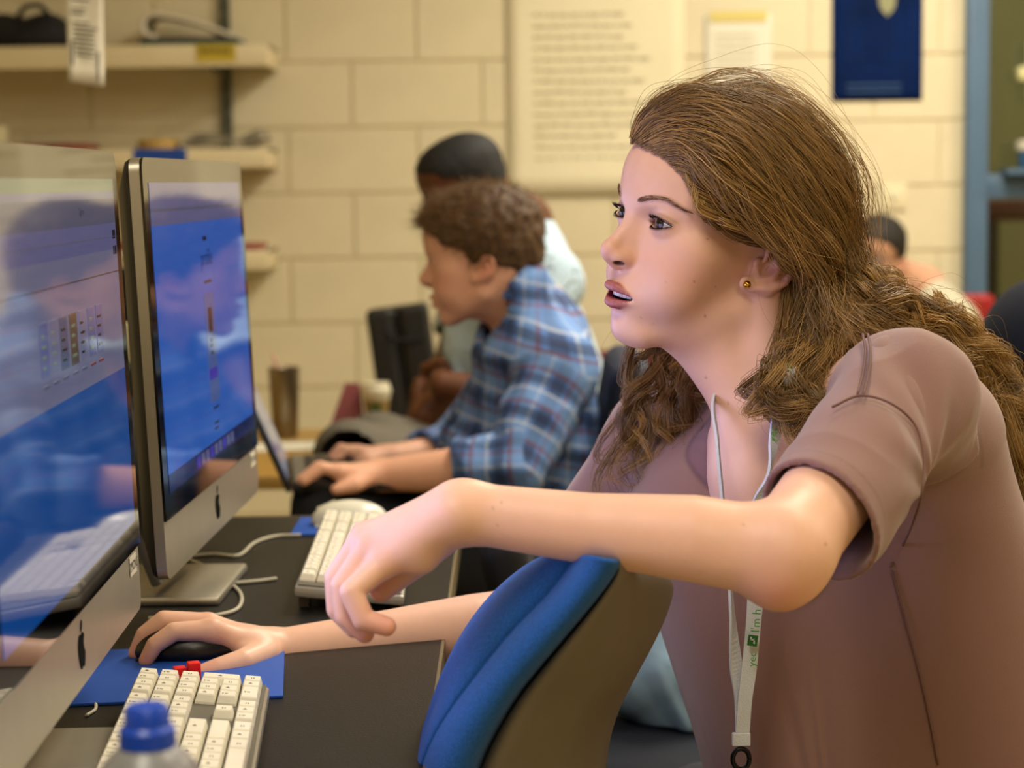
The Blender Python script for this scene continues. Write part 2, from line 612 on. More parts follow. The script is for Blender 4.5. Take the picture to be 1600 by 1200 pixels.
# ------------------------------------------------------------------ glazed door frame at the right of the back wall
M_frame = mat('blue_grey_frame_paint', '#4c6782', 0.45, var=0.05, vscale=8)
M_glass = mat('door_glass', (0.86, 0.9, 0.82, 1), 0.03, trans=1.0, ior=1.45)
door = empty('door_1', (DOOR_X0, YB, 0), kind='structure'); door['label'] = 'blue-grey painted metal door frame with glass panels'
zt1 = P(1560, 272, YB).z; zt0 = P(1560, 310, YB).z
JW = 0.066
fw = DOOR_X1 - DOOR_X0
box('jamb', (JW / 2, 0.03, 1.125), (JW, 0.16, 2.25), M_frame, door, bevel=0.004)
box('jamb', (fw - JW / 2, 0.03, 1.125), (JW, 0.16, 2.25), M_frame, door, bevel=0.004)
box('head_rail', (fw / 2, 0.03, 2.22), (fw - 2 * JW, 0.15, JW), M_frame, door, bevel=0.004)
box('transom', (fw / 2, 0.03, (zt0 + zt1) / 2), (fw - 2 * JW, 0.15, zt1 - zt0), M_frame, door, bevel=0.004)
box('bottom_rail', (fw / 2, 0.03, 0.11), (fw - 2 * JW, 0.15, 0.2), M_frame, door, bevel=0.004)
box('glass_pane', (fw / 2, 0.04, (zt1 + 2.187) / 2), (fw - 2 * JW, 0.006, 2.187 - zt1), M_glass, door)
box('glass_pane', (fw / 2, 0.04, (0.21 + zt0) / 2), (fw - 2 * JW, 0.006, zt0 - 0.21), M_glass, door)

# corridor beyond the glass
M_hall = mat('olive_hall_paint', '#8a875a', 0.6, var=0.05, vscale=3)
room_box('wall_hall', (2.1, 9.05, CEIL_Z / 2), (4.2, 0.1, CEIL_Z), M_hall)
room_box('wall_hall_left', (0.9, 7.7, CEIL_Z / 2), (0.1, 2.7, CEIL_Z), M_hall)
room_box('wall_hall_right', (3.65, 7.7, CEIL_Z / 2), (0.1, 2.7, CEIL_Z), M_hall)
room_box('ceiling_hall', (2.2, 7.75, CEIL_Z + 0.03), (3.0, 2.8, 0.06), M_ceil)
ld = bpy.data.lights.new('hall_light', 'AREA'); ld.size = 0.6; ld.energy = 26; ld.color = LIGHT_COL
lo = bpy.data.objects.new('hall_light', ld); lo.location = (2.3, 7.6, CEIL_Z - 0.02); COL.objects.link(lo)
M_dkred = mat('dark_red_band', '#5a1414', 0.5)
a = P(1530, 313, 7.6); b = P(1760, 343, 7.6)
hb = empty('hallway_bench', ((a.x + b.x) / 2, 7.6, 0), label='dark red padded bench rail seen through the door glass', cat='bench')
box('back_rail', (0, 0, (a.z + b.z) / 2), (b.x - a.x, 0.05, a.z - b.z), M_dkred, hb, bevel=0.01)
M_dkmetal = mat('dark_metal', '#22242a', 0.4, metal=0.6)
for sx in (-1, 1):
    box('leg', (sx * (b.x - a.x) * 0.4, 0.02, b.z / 2), (0.04, 0.04, b.z), M_dkmetal, hb)
box('clip', (0.02, -0.03, (a.z + b.z) / 2), (0.07, 0.02, (a.z - b.z) * 0.9), M_dkmetal, hb, bevel=0.004)
# white tub standing on the transom's ledge, hanging white sign at the frame edge
c = P(1596, 270, YB - 0.02)
box('ledge', (c.x + 0.18 - DOOR_X0, -0.075, zt1 + 0.008), (0.5, 0.1, 0.016), M_frame, door)
M_whiteplastic = mat('white_plastic', '#dcd8c4', 0.4)
tub = empty('white_tub', (c.x + 0.035, YB - 0.075, zt1 + 0.016), label='small white tub on the blue-grey door ledge', cat='tub')
lathe('tub_body', [(0.05, 0), (0.056, 0.01), (0.06, 0.06), (0.05, 0.065)], mat('blue_plastic', '#3c6c9a', 0.4), tub, seg=24)
lathe('lid', [(0.064, 0.055), (0.066, 0.06), (0.064, 0.085), (0.02, 0.09), (0, 0.09)], M_whiteplastic, tub, seg=24)
c1, c2 = P(1588, 60, YB - 0.06), P(1588, 160, YB - 0.06)
hg = empty('wall_phone', (c1.x + 0.055, YB - 0.03, c2.z), label='pale handset hanging at the door frame near the edge of the picture', cat='phone')
hh = c1.z - c2.z
box('handset', (0.01, -0.02, hh * 0.5), (0.05, 0.05, hh), M_whiteplastic, hg, bevel=0.012)
box('cradle', (-0.005, -0.01, hh * 0.45), (0.085, 0.05, hh * 0.22), mat('cream_plastic', '#c9c48e', 0.5), hg, bevel=0.008)

# ------------------------------------------------------------------ shelves on the wall
M_shelf = mat('cream_shelf_enamel', '#cfc19c', 0.45, var=0.04, vscale=9)
M_std = mat('grey_green_upright', '#55584a', 0.45, metal=0.4)
SY0 = 5.955
rack = empty('shelf_upright', (P(354, 100, YB).x, YB, 0), label='grey slotted metal upright screwed to the block wall behind the shelves', cat='shelf upright')
up_bm = bmesh.new()
box_bm(up_bm, (0, -0.012, 1.42), (0.03, 0.018, 1.3))
bm_obj('rail', up_bm, M_std, rack)
for k in range(24):
    box('slot', (0, -0.0215, 0.83 + k * 0.05), (0.006, 0.002, 0.02), M_dkmetal, rack)
SHELF = []
lab = ['upper cream metal wall shelf holding a black bag and a curled notebook', 'middle cream metal wall shelf with blue tape on its lip', 'lowest cream metal wall shelf behind the second monitor']
for i, (ya, yb) in enumerate(((68, 103), (231, 262), (391, 422))):
    za, zb = P(415, ya, SY0).z, P(415, yb, SY0).z
    xr = P(417, ya, SY0).x
    s = empty('wall_shelf', (xr, SY0, zb), label=lab[i], cat='shelf', group='cream wall shelves')
    bm = bmesh.new()
    L = 1.75; T = za - zb
    box_bm(bm, (-L / 2, 0.15, T - 0.006), (L, 0.298, 0.012))
    box_bm(bm, (-L / 2, 0.004, T / 2), (L, 0.008, T))
    box_bm(bm, (-0.003, 0.15, T / 2), (0.006, 0.29, T))
    bm_obj('shelf_pan', bm, M_shelf, s, bevel=0.003, smooth=True)
    box('bracket', (rack.location.x - xr, 0.16, T * 0.25), (0.012, 0.27, T * 0.8), M_std, s)
    SHELF.append((xr, za, zb))
# ------------------------------------------------------------------ things on the shelves and on the wall
M_black = mat('black_fabric', '#0c0b0b', 0.8)
M_paper = mat('white_paper', '#dcd7c4', 0.7, var=0.03, vscale=30)
M_cream_paper = mat('cream_poster_paper', '#dfd6b6', 0.7, var=0.03, vscale=4)
M_ink = mat('black_ink', '#2a2824', 0.7)
M_greyink = mat('grey_ink', '#8d8772', 0.7)
M_yellow = mat('yellow_tape', '#b7a02c', 0.5, var=0.1)
M_bluetape = mat('blue_tape', '#12439a', 0.5)
M_red = mat('dull_red_card', '#7a2420', 0.6, var=0.1)

def sheet_grid(fn, nu, nv, thick=0.0008):
    """thin solid sheet from fn(u,v)->Vector"""
    vs = [fn(i / nu, j / nv) for j in range(nv + 1) for i in range(nu + 1)]
    fs = [(j * (nu + 1) + i, j * (nu + 1) + i + 1, (j + 1) * (nu + 1) + i + 1, (j + 1) * (nu + 1) + i) for j in range(nv) for i in range(nu)]
    me = new_mesh('sheet', vs, fs, True)
    bm = bmesh.new(); bm.from_mesh(me)
    bmesh.ops.recalc_face_normals(bm, faces=bm.faces)
    bmesh.ops.solidify(bm, geom=list(bm.faces), thickness=thick)
    bmesh.ops.recalc_face_normals(bm, faces=bm.faces)
    bm.to_mesh(me); bm.free()
    return me

# black bag on the upper shelf
xr, za, zb = SHELF[0]
q = P(45, 68, 6.08)
bag = empty('black_bag', (q.x, 6.1, za), label='black fabric bag slumped on the upper shelf', cat='bag')
f = Field()
f.ell((0, 0, 0.03), (0.13, 0.1, 0.05), 0.02).ell((0.05, 0, 0.06), (0.07, 0.08, 0.05), 0.03).ell((-0.08, 0, 0.05), (0.08, 0.08, 0.06), 0.03).plane((0, 0, 0.001), (0, 0, -1))
me, cp = f.mesh('bag_body', (-0.25, -0.15, -0.02), (0.25, 0.15, 0.16), 0.006)
link('bag_body', me, M_black, bag)
tube('strap', [(-0.03, -0.05, 0.08), (0.0, -0.06, 0.12), (0.05, -0.06, 0.125), (0.08, -0.05, 0.08)], 0.008, M_black, bag)
# notebook with curled pages on a folder
q0, q1 = P(222, 66, 6.05), P(383, 66, 6.05)
nb = empty('curled_notebook', (q0.x, 6.05, za), label='notebook with curled-over pages lying on the upper shelf', cat='notebook')
w = q1.x - q0.x
box('cover', (w * 0.5, 0.05, 0.006), (w, 0.2, 0.004), mat('teal_card', '#2f7466', 0.5), nb)
box('page_block', (w * 0.48, 0.05, 0.016), (w * 0.95, 0.19, 0.016), mat('dark_cover', '#2e2a2a', 0.5), nb, bevel=0.002)
def curl(u, v):
    ang = math.pi * 1.05 * (1 - min(u / 0.35, 1.0))
    if u < 0.35:
        x = w * 0.16 - math.sin(ang) * 0.04 + 0.0; z = 0.065 - math.cos(ang) * 0.032 * -1
        z = 0.062 - 0.034 * -math.cos(ang)
        return Vector((x - 0.01, -0.04 + 0.18 * v, 0.062 + 0.04 * math.cos(ang)))
    t = (u - 0.35) / 0.65
    return Vector((w * 0.16 + t * w * 0.8, -0.04 + 0.18 * v, 0.102 - 0.078 * t + 0.012 * math.sin(t * 3.1)))
link('curled_page', sheet_grid(curl, 24, 4, 0.013), mat('white_grey_paper', '#c9c2b0', 0.7), nb)  # thick pages in their own white-grey
# tape label on the shelf lip
def lip_label(name, px0, px1, ya, yb, m, lbl, cat, shelf_empty_y=SY0):
    a, b = P(px0, ya, SY0 - 0.002), P(px1, yb, SY0 - 0.002)
    o = box(name, (0, 0, 0), (b.x - a.x, 0.0015, a.z - b.z), m)
    o.location = ((a.x + b.x) / 2, SY0 - 0.0012, (a.z + b.z) / 2)
    tag(o, lbl, cat); return o
o = lip_label('yellow_tape_label', 306, 369, 69, 96, M_yellow, 'yellow tape label stuck to the lip of the upper shelf', 'label')
for k in range(9):
    box('lettering', (-0.045 + k * 0.0105, -0.0012, 0.006), (0.006, 0.0006, 0.016 - 0.006 * (k % 2)), M_ink, o)
lip_label('blue_tape_strip', 208, 292, 233, 258, M_bluetape, 'strip of bright blue tape on the lip of the middle shelf', 'tape')
# second shelf
xr, za, zb = SHELF[1]
q = P(247, 230, 6.02)
tp = empty('tape_roll', (q.x, 6.03, za), label='roll of tan masking tape lying on the middle shelf', cat='tape roll')
lathe('tape_body', [(0.035, 0), (0.062, 0), (0.062, 0.03), (0.035, 0.03), (0.035, 0)], mat('tan_tape', '#b08f4a', 0.6), tp, seg=32)
lathe('core', [(0.032, 0.001), (0.0349, 0.001), (0.0349, 0.029), (0.032, 0.029), (0.032, 0.001)], mat('card_core', '#8a7350', 0.8), tp, seg=32)
q0, q1 = P(282, 230, 6.05), P(425, 230, 6.05)
w = q1.x - q0.x
for k in range(5):
    kk = k
    def wavy(u, v, kk=kk):
        return Vector((u * w * (0.95 - 0.05 * kk) + 0.01 * kk, -0.06 + 0.2 * v, 0.004 + 0.0075 * kk + 0.007 * math.sin(u * 5 + 1) * (0.4 + u) + (0.02 * (u - 0.75) / 0.25 if u > 0.75 else 0)))
    o = link('loose_paper', sheet_grid(wavy, 16, 3, 0.003), mat('grey_paper_%d' % (k % 2), '#b9b19c' if k % 2 else '#8e8574', 0.7))
    o.location = (q0.x, 6.05, za + 0.006)
    tag(o, ['bottom sheet', 'second sheet from the bottom', 'middle sheet', 'sheet just under the top one', 'topmost sheet'][k] + ' of the rumpled paper pile on the middle shelf', 'paper', 'rumpled papers on the middle shelf')
for k, (pa, pb) in enumerate(((18, 80), (84, 142))):
    a, b = P(pa, 230, 6.05), P(pb, 230, 6.05)
    o = box('red_folder', (0, 0, 0.01), (b.x - a.x, 0.22, 0.02), M_red, bevel=0.003); o.location = ((a.x + b.x) / 2, 6.08, za)
    tag(o, ['thin dull red folder lying flat above the first monitor', 'thin dull red folder lying beside the tape roll on the middle shelf'][k], 'folder')
a = P(4, 200, 6.0)
o = box('cream_box', (0, 0, 0.03), (0.05, 0.1, 0.075), mat('cream_card', '#cfc59c', 0.6), bevel=0.003); o.location = (a.x - 0.025, 6.03, za + 0.0075)
tag(o, 'small cream box at the far end of the middle shelf', 'box')
# lowest shelf
xr, za, zb = SHELF[2]
for k, (pa, pb, hh) in enumerate(((182, 300, 0.03), (330, 410, 0.018))):
    a, b = P(pa, 390, 6.05), P(pb, 390, 6.05)
    o = box('red_book', (0, 0, hh / 2), (b.x - a.x, 0.2, hh), mat('pinkish_red_cover', '#8a4036', 0.6), bevel=0.003); o.location = ((a.x + b.x) / 2, 6.08, za)
    tag(o, ['thick red book lying on the lowest shelf behind the two monitors', 'thin red book lying near the end of the lowest shelf'][k], 'book')

# hanging notice (nearer than the wall, hangs from the ceiling on a string)
HN = 3.9
a, b, c, d = P(100, -90, HN), P(160, -90, HN), P(164, 136, HN + 0.02), P(106, 126, HN - 0.02)
note = empty('hanging_notice', (a + b) / 2, label='printed white notice sheet hanging in front of the shelves', cat='notice')
def nf(u, v):
    top = a.lerp(b, u); bot = d.lerp(c, u)
    p = top.lerp(bot, v); p.y += 0.006 * math.sin(u * 3 + v * 2)
    return p - note.location
link('paper_sheet', sheet_grid(nf, 6, 10, 0.0006), M_paper, note)
rr = random.Random(4)
for k in range(15):
    v = 0.34 + k * 0.033
    if k in (3, 6): continue
    u0, u1 = 0.12, 0.45 + 0.45 * rr.random()
    if 9 <= k: u1 = 0.75
    p0, p1 = nf(u0, v), nf(u1, v)
    mid = (p0 + p1) / 2
    bmx = bmesh.new(); box_bm(bmx, mid + Vector((0, -0.003, 0)), ((p1 - p0).length, 0.0008, 0.0035), Euler((0, -math.atan2(p1.z - p0.z, p1.x - p0.x), 0)).to_matrix())
    bm_obj('print_line', bmx, mat('print_ink', '#77715f', 0.7), note)
for (u, v0, v1) in ((0.14, 0.70, 0.88), (0.86, 0.76, 0.96)):
    p0, p1 = nf(u, v0), nf(u, v1)
    bmx = bmesh.new(); box_bm(bmx, (p0 + p1) / 2 + Vector((0, -0.0035, 0)), (0.0035, 0.0008, (p1 - p0).length), Euler((0, 0.05 if u < .5 else 0.02, 0)).to_matrix())
    bm_obj('bar_mark', bmx, M_ink, note)
tube('string', [(0, 0, 0), (0, 0, CEIL_Z - note.location.z)], 0.0008, mat('string', '#8b8570', 0.8), note, seg=5, smooth_path=False)
box('clip', (0, 0, 0), (0.03, 0.006, 0.012), M_dkmetal, note)

# posters
def poster(name, px0, py0, px1, py1, m, lbl, cat, thick=0.0015, curl_amt=0.0, off=0.004):
    a, b = P(px0, py0, YB - off), P(px1, py1, YB - off)
    e = empty(name, ((a.x + b.x) / 2, YB - off, b.z), label=lbl, cat=cat)
    W, H = b.x - a.x, a.z - b.z
    def pf(u, v):
        s = curl_amt * max(0, (0.25 - v) / 0.25) ** 2
        return Vector(((u - 0.5) * W, -s - thick * 0.5 - 0.004 * curl_amt * 20 * math.sin(u * 5) * (1 - v), v * H))
    link('sheet', sheet_grid(pf, 12, 14, thick), m, e)
    return e, W, H
e, W, H = poster('wall_poster', 787, -120, 1071, 301, M_cream_paper, 'large cream poster of handwritten rules taped to the block wall', 'poster', curl_amt=0.012)
rr = random.Random(7)
M_faint = mat('faint_ink', '#b3a98a', 0.8)
for k in range(14):
    z = H - 0.28 - k * 0.034
    if z < 0.1: break
    L = W * (0.42 + 0.28 * rr.random())
    x = -W * 0.34
    while x < -W * 0.34 + L:
        wl = 0.012 + 0.03 * rr.random()
        box('handwriting', (x + wl / 2, -0.0045, z + rr.uniform(-.002, .002)), (wl, 0.0008, 0.007), M_faint, e)
        x += wl + 0.008
e, W, H = poster('paper_notice', 1101, 24, 1206, 140, M_paper, 'small white paper notice held by yellow tape beside the large poster', 'notice')
o = box('tape', (0, -0.004, H - 0.005), (W * 0.85, 0.001, 0.03), mat('pale_yellow_tape', '#cdbd6a', 0.5), e)
for k in range(6):
    box('print_line', (-0.01, -0.0035, H - 0.06 - k * 0.022), (W * 0.6, 0.0006, 0.005), mat('faint_ink2', '#c4bda4', 0.8), e)
M_navy = mat('navy_poster_print', '#051c4a', 0.7, var=0.35, vscale=5, spec=0.08)
e, W, H = poster('blue_poster', 1300, -60, 1441, 157, M_navy, 'dark blue poster with faint pale figure on the block wall', 'poster')
M_figure = mat('pale_blue_print', '#2c4a72', 0.4)
M_skinprint = mat('tan_print', '#8a8a66', 0.5)
prism('printed_neck', [(-0.03, 0), (0.03, 0), (0.022, -0.05), (0, -0.075), (-0.022, -0.05)], 0.0008, M_skinprint, e, Matrix.Translation((0.03, -0.004, H - 0.095)))
def stroke(pts, r=0.0022):
    tube('printed_line', [(x, -0.003, z) for x, z in pts], r, M_figure, e, seg=6, n=5, flat=0.2)
Ht = H - 0.12
stroke([(-0.02, Ht), (-0.07, Ht - 0.03), (-0.085, Ht - 0.1), (-0.095, Ht - 0.19)])
stroke([(0.07, Ht), (0.10, Ht - 0.03), (0.105, Ht - 0.1), (0.10, Ht - 0.19)])
stroke([(-0.095, Ht - 0.19), (-0.03, Ht - 0.175), (0.04, Ht - 0.19), (0.10, Ht - 0.19)])
for k in range(4):
    stroke([(-0.05, Ht - 0.03 - k * 0.035), (0.01, Ht - 0.045 - k * 0.035), (0.07, Ht - 0.03 - k * 0.035)], 0.0015)
for k in range(2):
    box('print_line', (-0.01, -0.003, 0.05 - k * 0.02), (W * 0.6, 0.0006, 0.006), M_figure, e)
a, b = P(1377, 288, YB), P(1415, 327, YB)
sw = empty('light_switch', ((a.x + b.x) / 2, YB - 0.004, (a.z + b.z) / 2), label='cream light switch plate on the wall above the man with glasses', cat='light switch')
box('plate', (0, -0.003, 0), (b.x - a.x, 0.006, a.z - b.z), mat('switch_plastic', '#d9cfac', 0.4), sw, bevel=0.002)
box('toggle', (0, -0.01, 0.004), (0.01, 0.014, 0.02), M_whiteplastic, sw, bevel=0.002)
# ------------------------------------------------------------------ computer desk
DZ = 0.735
M_desk = mat('dark_grey_laminate', '#1b1a18', 0.42, var=0.12, vscale=60, bump=0.1, bscale=400, spec=0.22)
M_deskedge = mat('desk_edge_band', '#6b5e42', 0.45)
M_deskleg = mat('black_steel', '#141416', 0.4, metal=0.5)
desk = empty('computer_desk', (-0.55, 1.6, 0), label='long dark grey laminate computer desk under the two monitors', cat='desk')
DX0, DX1, DY0, DY1 = -1.0, -0.072, 0.3, 2.655
bm = bmesh.new(); box_bm(bm, ((DX0 + DX1) / 2 + 0.55, (DY0 + DY1) / 2 - 1.6, DZ - 0.0145), (DX1 - DX0, DY1 - DY0, 0.029))
bm_obj('desk_top', bm, M_desk, desk)
bm = bmesh.new(); box_bm(bm, (DX1 + 0.0015 + 0.55, (DY0 + DY1) / 2 - 1.6, DZ - 0.015), (0.003, DY1 - DY0 + 0.006, 0.03))
box_bm(bm, ((DX0 + DX1) / 2 + 0.55, DY1 + 0.0015 - 1.6, DZ - 0.015), (DX1 - DX0, 0.003, 0.03))
bm_obj('edge_band', bm, M_deskedge, desk)
for y in (DY0 + 0.1, DY1 - 0.12):
    box('leg_panel', (-0.45 + 0.35, y - 1.6, (DZ - 0.03) / 2), (0.62, 0.03, DZ - 0.03), M_deskleg, desk)
box('modesty_panel', (-0.62 + 0.55, (DY0 + DY1) / 2 - 1.6, 0.42), (0.02, DY1 - DY0 - 0.3, 0.5), M_deskleg, desk)

# ------------------------------------------------------------------ monitors (all-in-one computers)
M_alu = mat('brushed_aluminium', '#b5b0a2', 0.38, metal=0.85, var=0.03, vscale=30)
M_alu_dark = mat('rear_aluminium', '#6f6c66', 0.45, metal=0.6)
M_rear = mat('rear_shell', '#1d1c1b', 0.45, metal=0.3)
M_logo = mat('logo_black', '#050506', 0.7, spec=0.05)
M_bezel = mat('black_glass', '#020203', 0.04, spec=0.5, ior=1.75)

def screen_mat(name, col, s):
    """backlit pixels behind smooth glass"""
    return mat(name, (0.004, 0.004, 0.005, 1), 0.05, emit=col, estr=s, ior=1.75)

def rrect(w, h, r, n=6, x0=0.0, z0=0.0):
    pts = []
    for cx, cz, a0 in ((w / 2 - r, h - r, 0), (-w / 2 + r, h - r, 90), (-w / 2 + r, r, 180), (w / 2 - r, r, 270)):
        for k in range(n + 1):
            a = R(a0 + 90 * k / n)
            pts.append((x0 + cx + r * math.cos(a), z0 + cz + r * math.sin(a)))
    return pts

MW, MH, CHIN = 0.568, 0.408, 0.058
def computer(name, near, far, tilt, label):
    """near/far: world bottom corners of the screen face"""
    near, far = Vector(near), Vector(far)
    x = (far - near); x.z = 0; x.normalize()
    base_mid = (near + far) / 2
    up = Vector((0, 0, 1)); back = up.cross(x)
    z = (up * math.cos(R(tilt)) + back * math.sin(R(tilt)))
    e = empty(name, (base_mid.x + back.x * 0.09, base_mid.y + back.y * 0.09, DZ), label=label, cat='computer')
    M = Matrix((x, z.cross(x), z)).transposed().to_4x4(); M.translation = base_mid - e.location
    # housing: lofted rounded rectangles, bulging back
    vs, fs = [], []
    rings = [(0.0, 1.0, 0), (0.010, 1.0, 0), (0.016, 0.985, 0), (0.03, 0.86, 0.01), (0.045, 0.62, 0.03), (0.054, 0.3, 0.05)]
    n = None
    for (d, s, dz) in rings:
        ring = rrect(MW * s, MH * s, 0.014 * max(s, 0.3), 6, 0, MH * (1 - s) / 2 + dz * 0.3)
        n = len(ring)
        vs += [(px, d, pz) for px, pz in ring]
    for i in range(len(rings) - 1):
        for k in range(n):
            fs.append((i * n + k, i * n + (k + 1) % n, (i + 1) * n + (k + 1) % n, (i + 1) * n + k))
    fs.append(tuple(range(n))); fs.append(tuple(reversed(range((len(rings) - 1) * n, len(rings) * n))))
    me = new_mesh('housing', vs, fs, True); fix_normals(me); me.set_sharp_from_angle(angle=R(35))
    me.materials.append(M_alu); me.materials.append(M_rear)
    for pg in me.polygons:
        if min(me.vertices[v_].co.y for v_ in pg.vertices) > 0.012 or (pg.center.y > 0.0125): pg.material_index = 1
    o = link('housing', me, None, e); o.matrix_local = M
    # glass
    gpoly = [p for p in rrect(MW - 0.001, MH - CHIN, 0.013, 6, 0, CHIN)]
    gpoly = gpoly[:14] + [(-MW / 2 + 0.0005, CHIN), (MW / 2 - 0.0005, CHIN)]
    g = prism('glass_front', gpoly, 0.0028, M_bezel, e); g.matrix_local = M @ Matrix.Translation((0, -0.0026, 0))
    # logo
    lg = prism('logo', LOGO, 0.0008, M_logo, e); lg.matrix_local = M @ Matrix.Translation((0, -0.0007, CHIN * 0.5))
    # camera dot
    # stand
    bm = bmesh.new()
    box_bm(bm, (0, 0, 0), (0.17, 0.012, 0.30), Euler((R(-20), 0, 0)).to_matrix())
    nk = bm_obj('stand_neck', bm, M_alu_dark, e, bevel=0.004, smooth=True)
    Mb = Matrix((x, back, up)).transposed().to_4x4()
    nk.matrix_local = Mb @ Matrix.Translation((0, 0.015, 0.16))
    bm = bmesh.new(); box_bm(bm, (0, -0.01, 0.005), (0.19, 0.19, 0.010))
    bt = bm_obj('stand_base', bm, M_alu, e, bevel=0.004, smooth=True)
    bt.matrix_local = Mb
    return e, M

def apple_outline():
    # silhouette of the round fruit mark with a bite and a leaf, unit about 1 high
    half = [(0.0, 0.30), (0.10, 0.36), (0.22, 0.37), (0.33, 0.30)]
    pts = catmull([(0.0, 0.27, 0), (0.14, 0.34, 0), (0.28, 0.30, 0), (0.33, 0.24, 0)], 4)
    bite = catmull([(0.33, 0.24, 0), (0.24, 0.14, 0), (0.23, 0.02, 0), (0.29, -0.09, 0), (0.37, -0.14, 0)], 4)
    low = catmull([(0.37, -0.14, 0), (0.30, -0.33, 0), (0.18, -0.47, 0), (0.08, -0.46, 0), (0.0, -0.43, 0), (-0.08, -0.46, 0), (-0.18, -0.47, 0), (-0.32, -0.30, 0), (-0.40, -0.06, 0), (-0.37, 0.16, 0), (-0.27, 0.29, 0), (-0.13, 0.34, 0), (0.0, 0.27, 0)], 4)
    out = [(p.x, p.y) for p in pts[:-1]] + [(p.x, p.y) for p in bite[:-1]] + [(p.x, p.y) for p in low[:-1]]
    return out
LS = 0.032
LOGO = [(x * LS, z * LS) for x, z in apple_outline()]
LEAF = [(p.x * LS, p.y * LS) for p in catmull([(0.0, 0.38, 0), (0.02, 0.5, 0), (0.16, 0.64, 0), (0.15, 0.5, 0), (0.0, 0.38, 0)], 5)[:-1]]

near2, far2 = (-0.335, 1.897, 0.800), (-0.318, 2.461, 0.800)
c2, M2 = computer('all_in_one_computer', near2, far2, 2.2, 'silver all-in-one computer with a blue page on its screen, farther along the desk')
near1, far1 = (-0.3205, 1.200, 0.803), (-0.337, 1.770, 0.803)
c1, M1 = computer('all_in_one_computer', near1, far1, 1.9, 'silver all-in-one computer nearest the camera, showing browser windows')
for e, M in ((c1, M1), (c2, M2)):
    lf = prism('logo_leaf', LEAF, 0.0008, M_logo, e); lf.matrix_local = M @ Matrix.Translation((0, -0.0007, CHIN * 0.5))

# the light each backlit screen throws forward (narrow, as such panels do)
def screen_glow(M, e, power, col):
    ld = bpy.data.lights.new('screen_backlight', 'AREA'); ld.shape = 'RECTANGLE'; ld.size = 0.5; ld.size_y = 0.3
    ld.energy = power; ld.color = col; ld.spread = R(120)
    lo = bpy.data.objects.new('screen_backlight', ld); COL.objects.link(lo)
    lo.matrix_world = Matrix.Translation(e.location) @ M @ Matrix.Translation((0, -0.006, 0.22)) @ Matrix.Rotation(R(-90), 4, 'X')
screen_glow(M1, c1, 1.3, (0.58, 0.56, 1.0)); screen_glow(M2, c2, 1.3, (0.58, 0.56, 1.0))
# screen area inside the black border
SB = 0.024
SW, SH, SZ = MW - 2 * SB, MH - CHIN - 2 * SB, CHIN + SB
def panel(e, M, name, u0, v0, u1, v1, m, lift=0.0):
    """flat screen rectangle; u to the far side, v upward, in 0..1 of the lit area"""
    x0, x1 = (u0 - 0.5) * SW, (u1 - 0.5) * SW
    z0, z1 = SZ + v0 * SH, SZ + v1 * SH
    o = box(name, ((x0 + x1) / 2, -0.0029 - lift, (z0 + z1) / 2), (x1 - x0, 0.0004, z1 - z0), m, e)
    o.matrix_local = M
    return o
S_blue = screen_mat('screen_blue', '#2b62c0', 0.62)
S_pale = screen_mat('screen_lavender', '#8488c4', 0.30)
S_grey = screen_mat('screen_grey_bar', '#7880a4', 0.28)
S_white = screen_mat('screen_white_page', '#9a9cc4', 0.30)
S_desk = screen_mat('screen_desktop', '#0c52a4', 0.50)
S_ink = screen_mat('screen_ink', '#101a3a', 0.05)
S_violet = screen_mat('screen_violet', '#4a3ac0', 0.5)
S_brown = screen_mat('screen_brown', '#5a3020', 0.25)
S_green = screen_mat('screen_green', '#8fa38a', 0.35)
S_tan = screen_mat('screen_tan', '#7a6a58', 0.3)
S_red = screen_mat('screen_red', '#a04a50', 0.3)
S_dock = screen_mat('screen_dock', '#1a2c70', 0.3)
# farther screen
panel(c2, M2, 'browser_page', 0, 0.06, 1, 0.86, S_blue)
panel(c2, M2, 'menu_bar', 0, 0.86, 1, 1.0, S_pale)
panel(c2, M2, 'toolbar_line', 0, 0.905, 1, 0.915, S_grey, 0.0003)
panel(c2, M2, 'dock', 0, 0.0, 1, 0.06, S_dock)
for k in range(9):
    panel(c2, M2, 'dock_icon', 0.28 + k * 0.05, 0.012, 0.315 + k * 0.05, 0.05, S_pale if k % 3 else S_violet, 0.0003)
panel(c2, M2, 'page_mark', 0.50, 0.79, 0.54, 0.805, S_ink, 0.0003)
TX = Matrix.Rotation(R(90), 4, 'X')
def scr_text(e, M, txt, u, v, size, m):
    return lettering('screen_text', txt, size, m, e, M @ Matrix.Translation(((u - 0.5) * SW, -0.0034, SZ + v * SH)) @ TX, 'CENTER')
scr_text(c2, M2, 'profile', 0.53, 0.70, 0.026, S_ink)
panel(c2, M2, 'page_mark', 0.49, 0.635, 0.57, 0.645, S_ink, 0.0003)
panel(c2, M2, 'page_column', 0.47, 0.20, 0.58, 0.60, screen_mat('screen_column', '#5a72b8', 0.45), 0.0002)
panel(c2, M2, 'page_picture', 0.505, 0.455, 0.545, 0.545, S_brown, 0.0005)
for k, v in enumerate((0.42, 0.40, 0.375)):
    panel(c2, M2, 'page_mark', 0.515, v, 0.54, v + 0.012, S_ink, 0.0005)
panel(c2, M2, 'page_button', 0.475, 0.285, 0.57, 0.325, S_violet, 0.0005)
for k, v in enumerate((0.175, 0.12, 0.10)):
    panel(c2, M2, 'page_mark', 0.50, v, 0.56 - 0.01 * k, v + 0.008, S_ink, 0.0003)
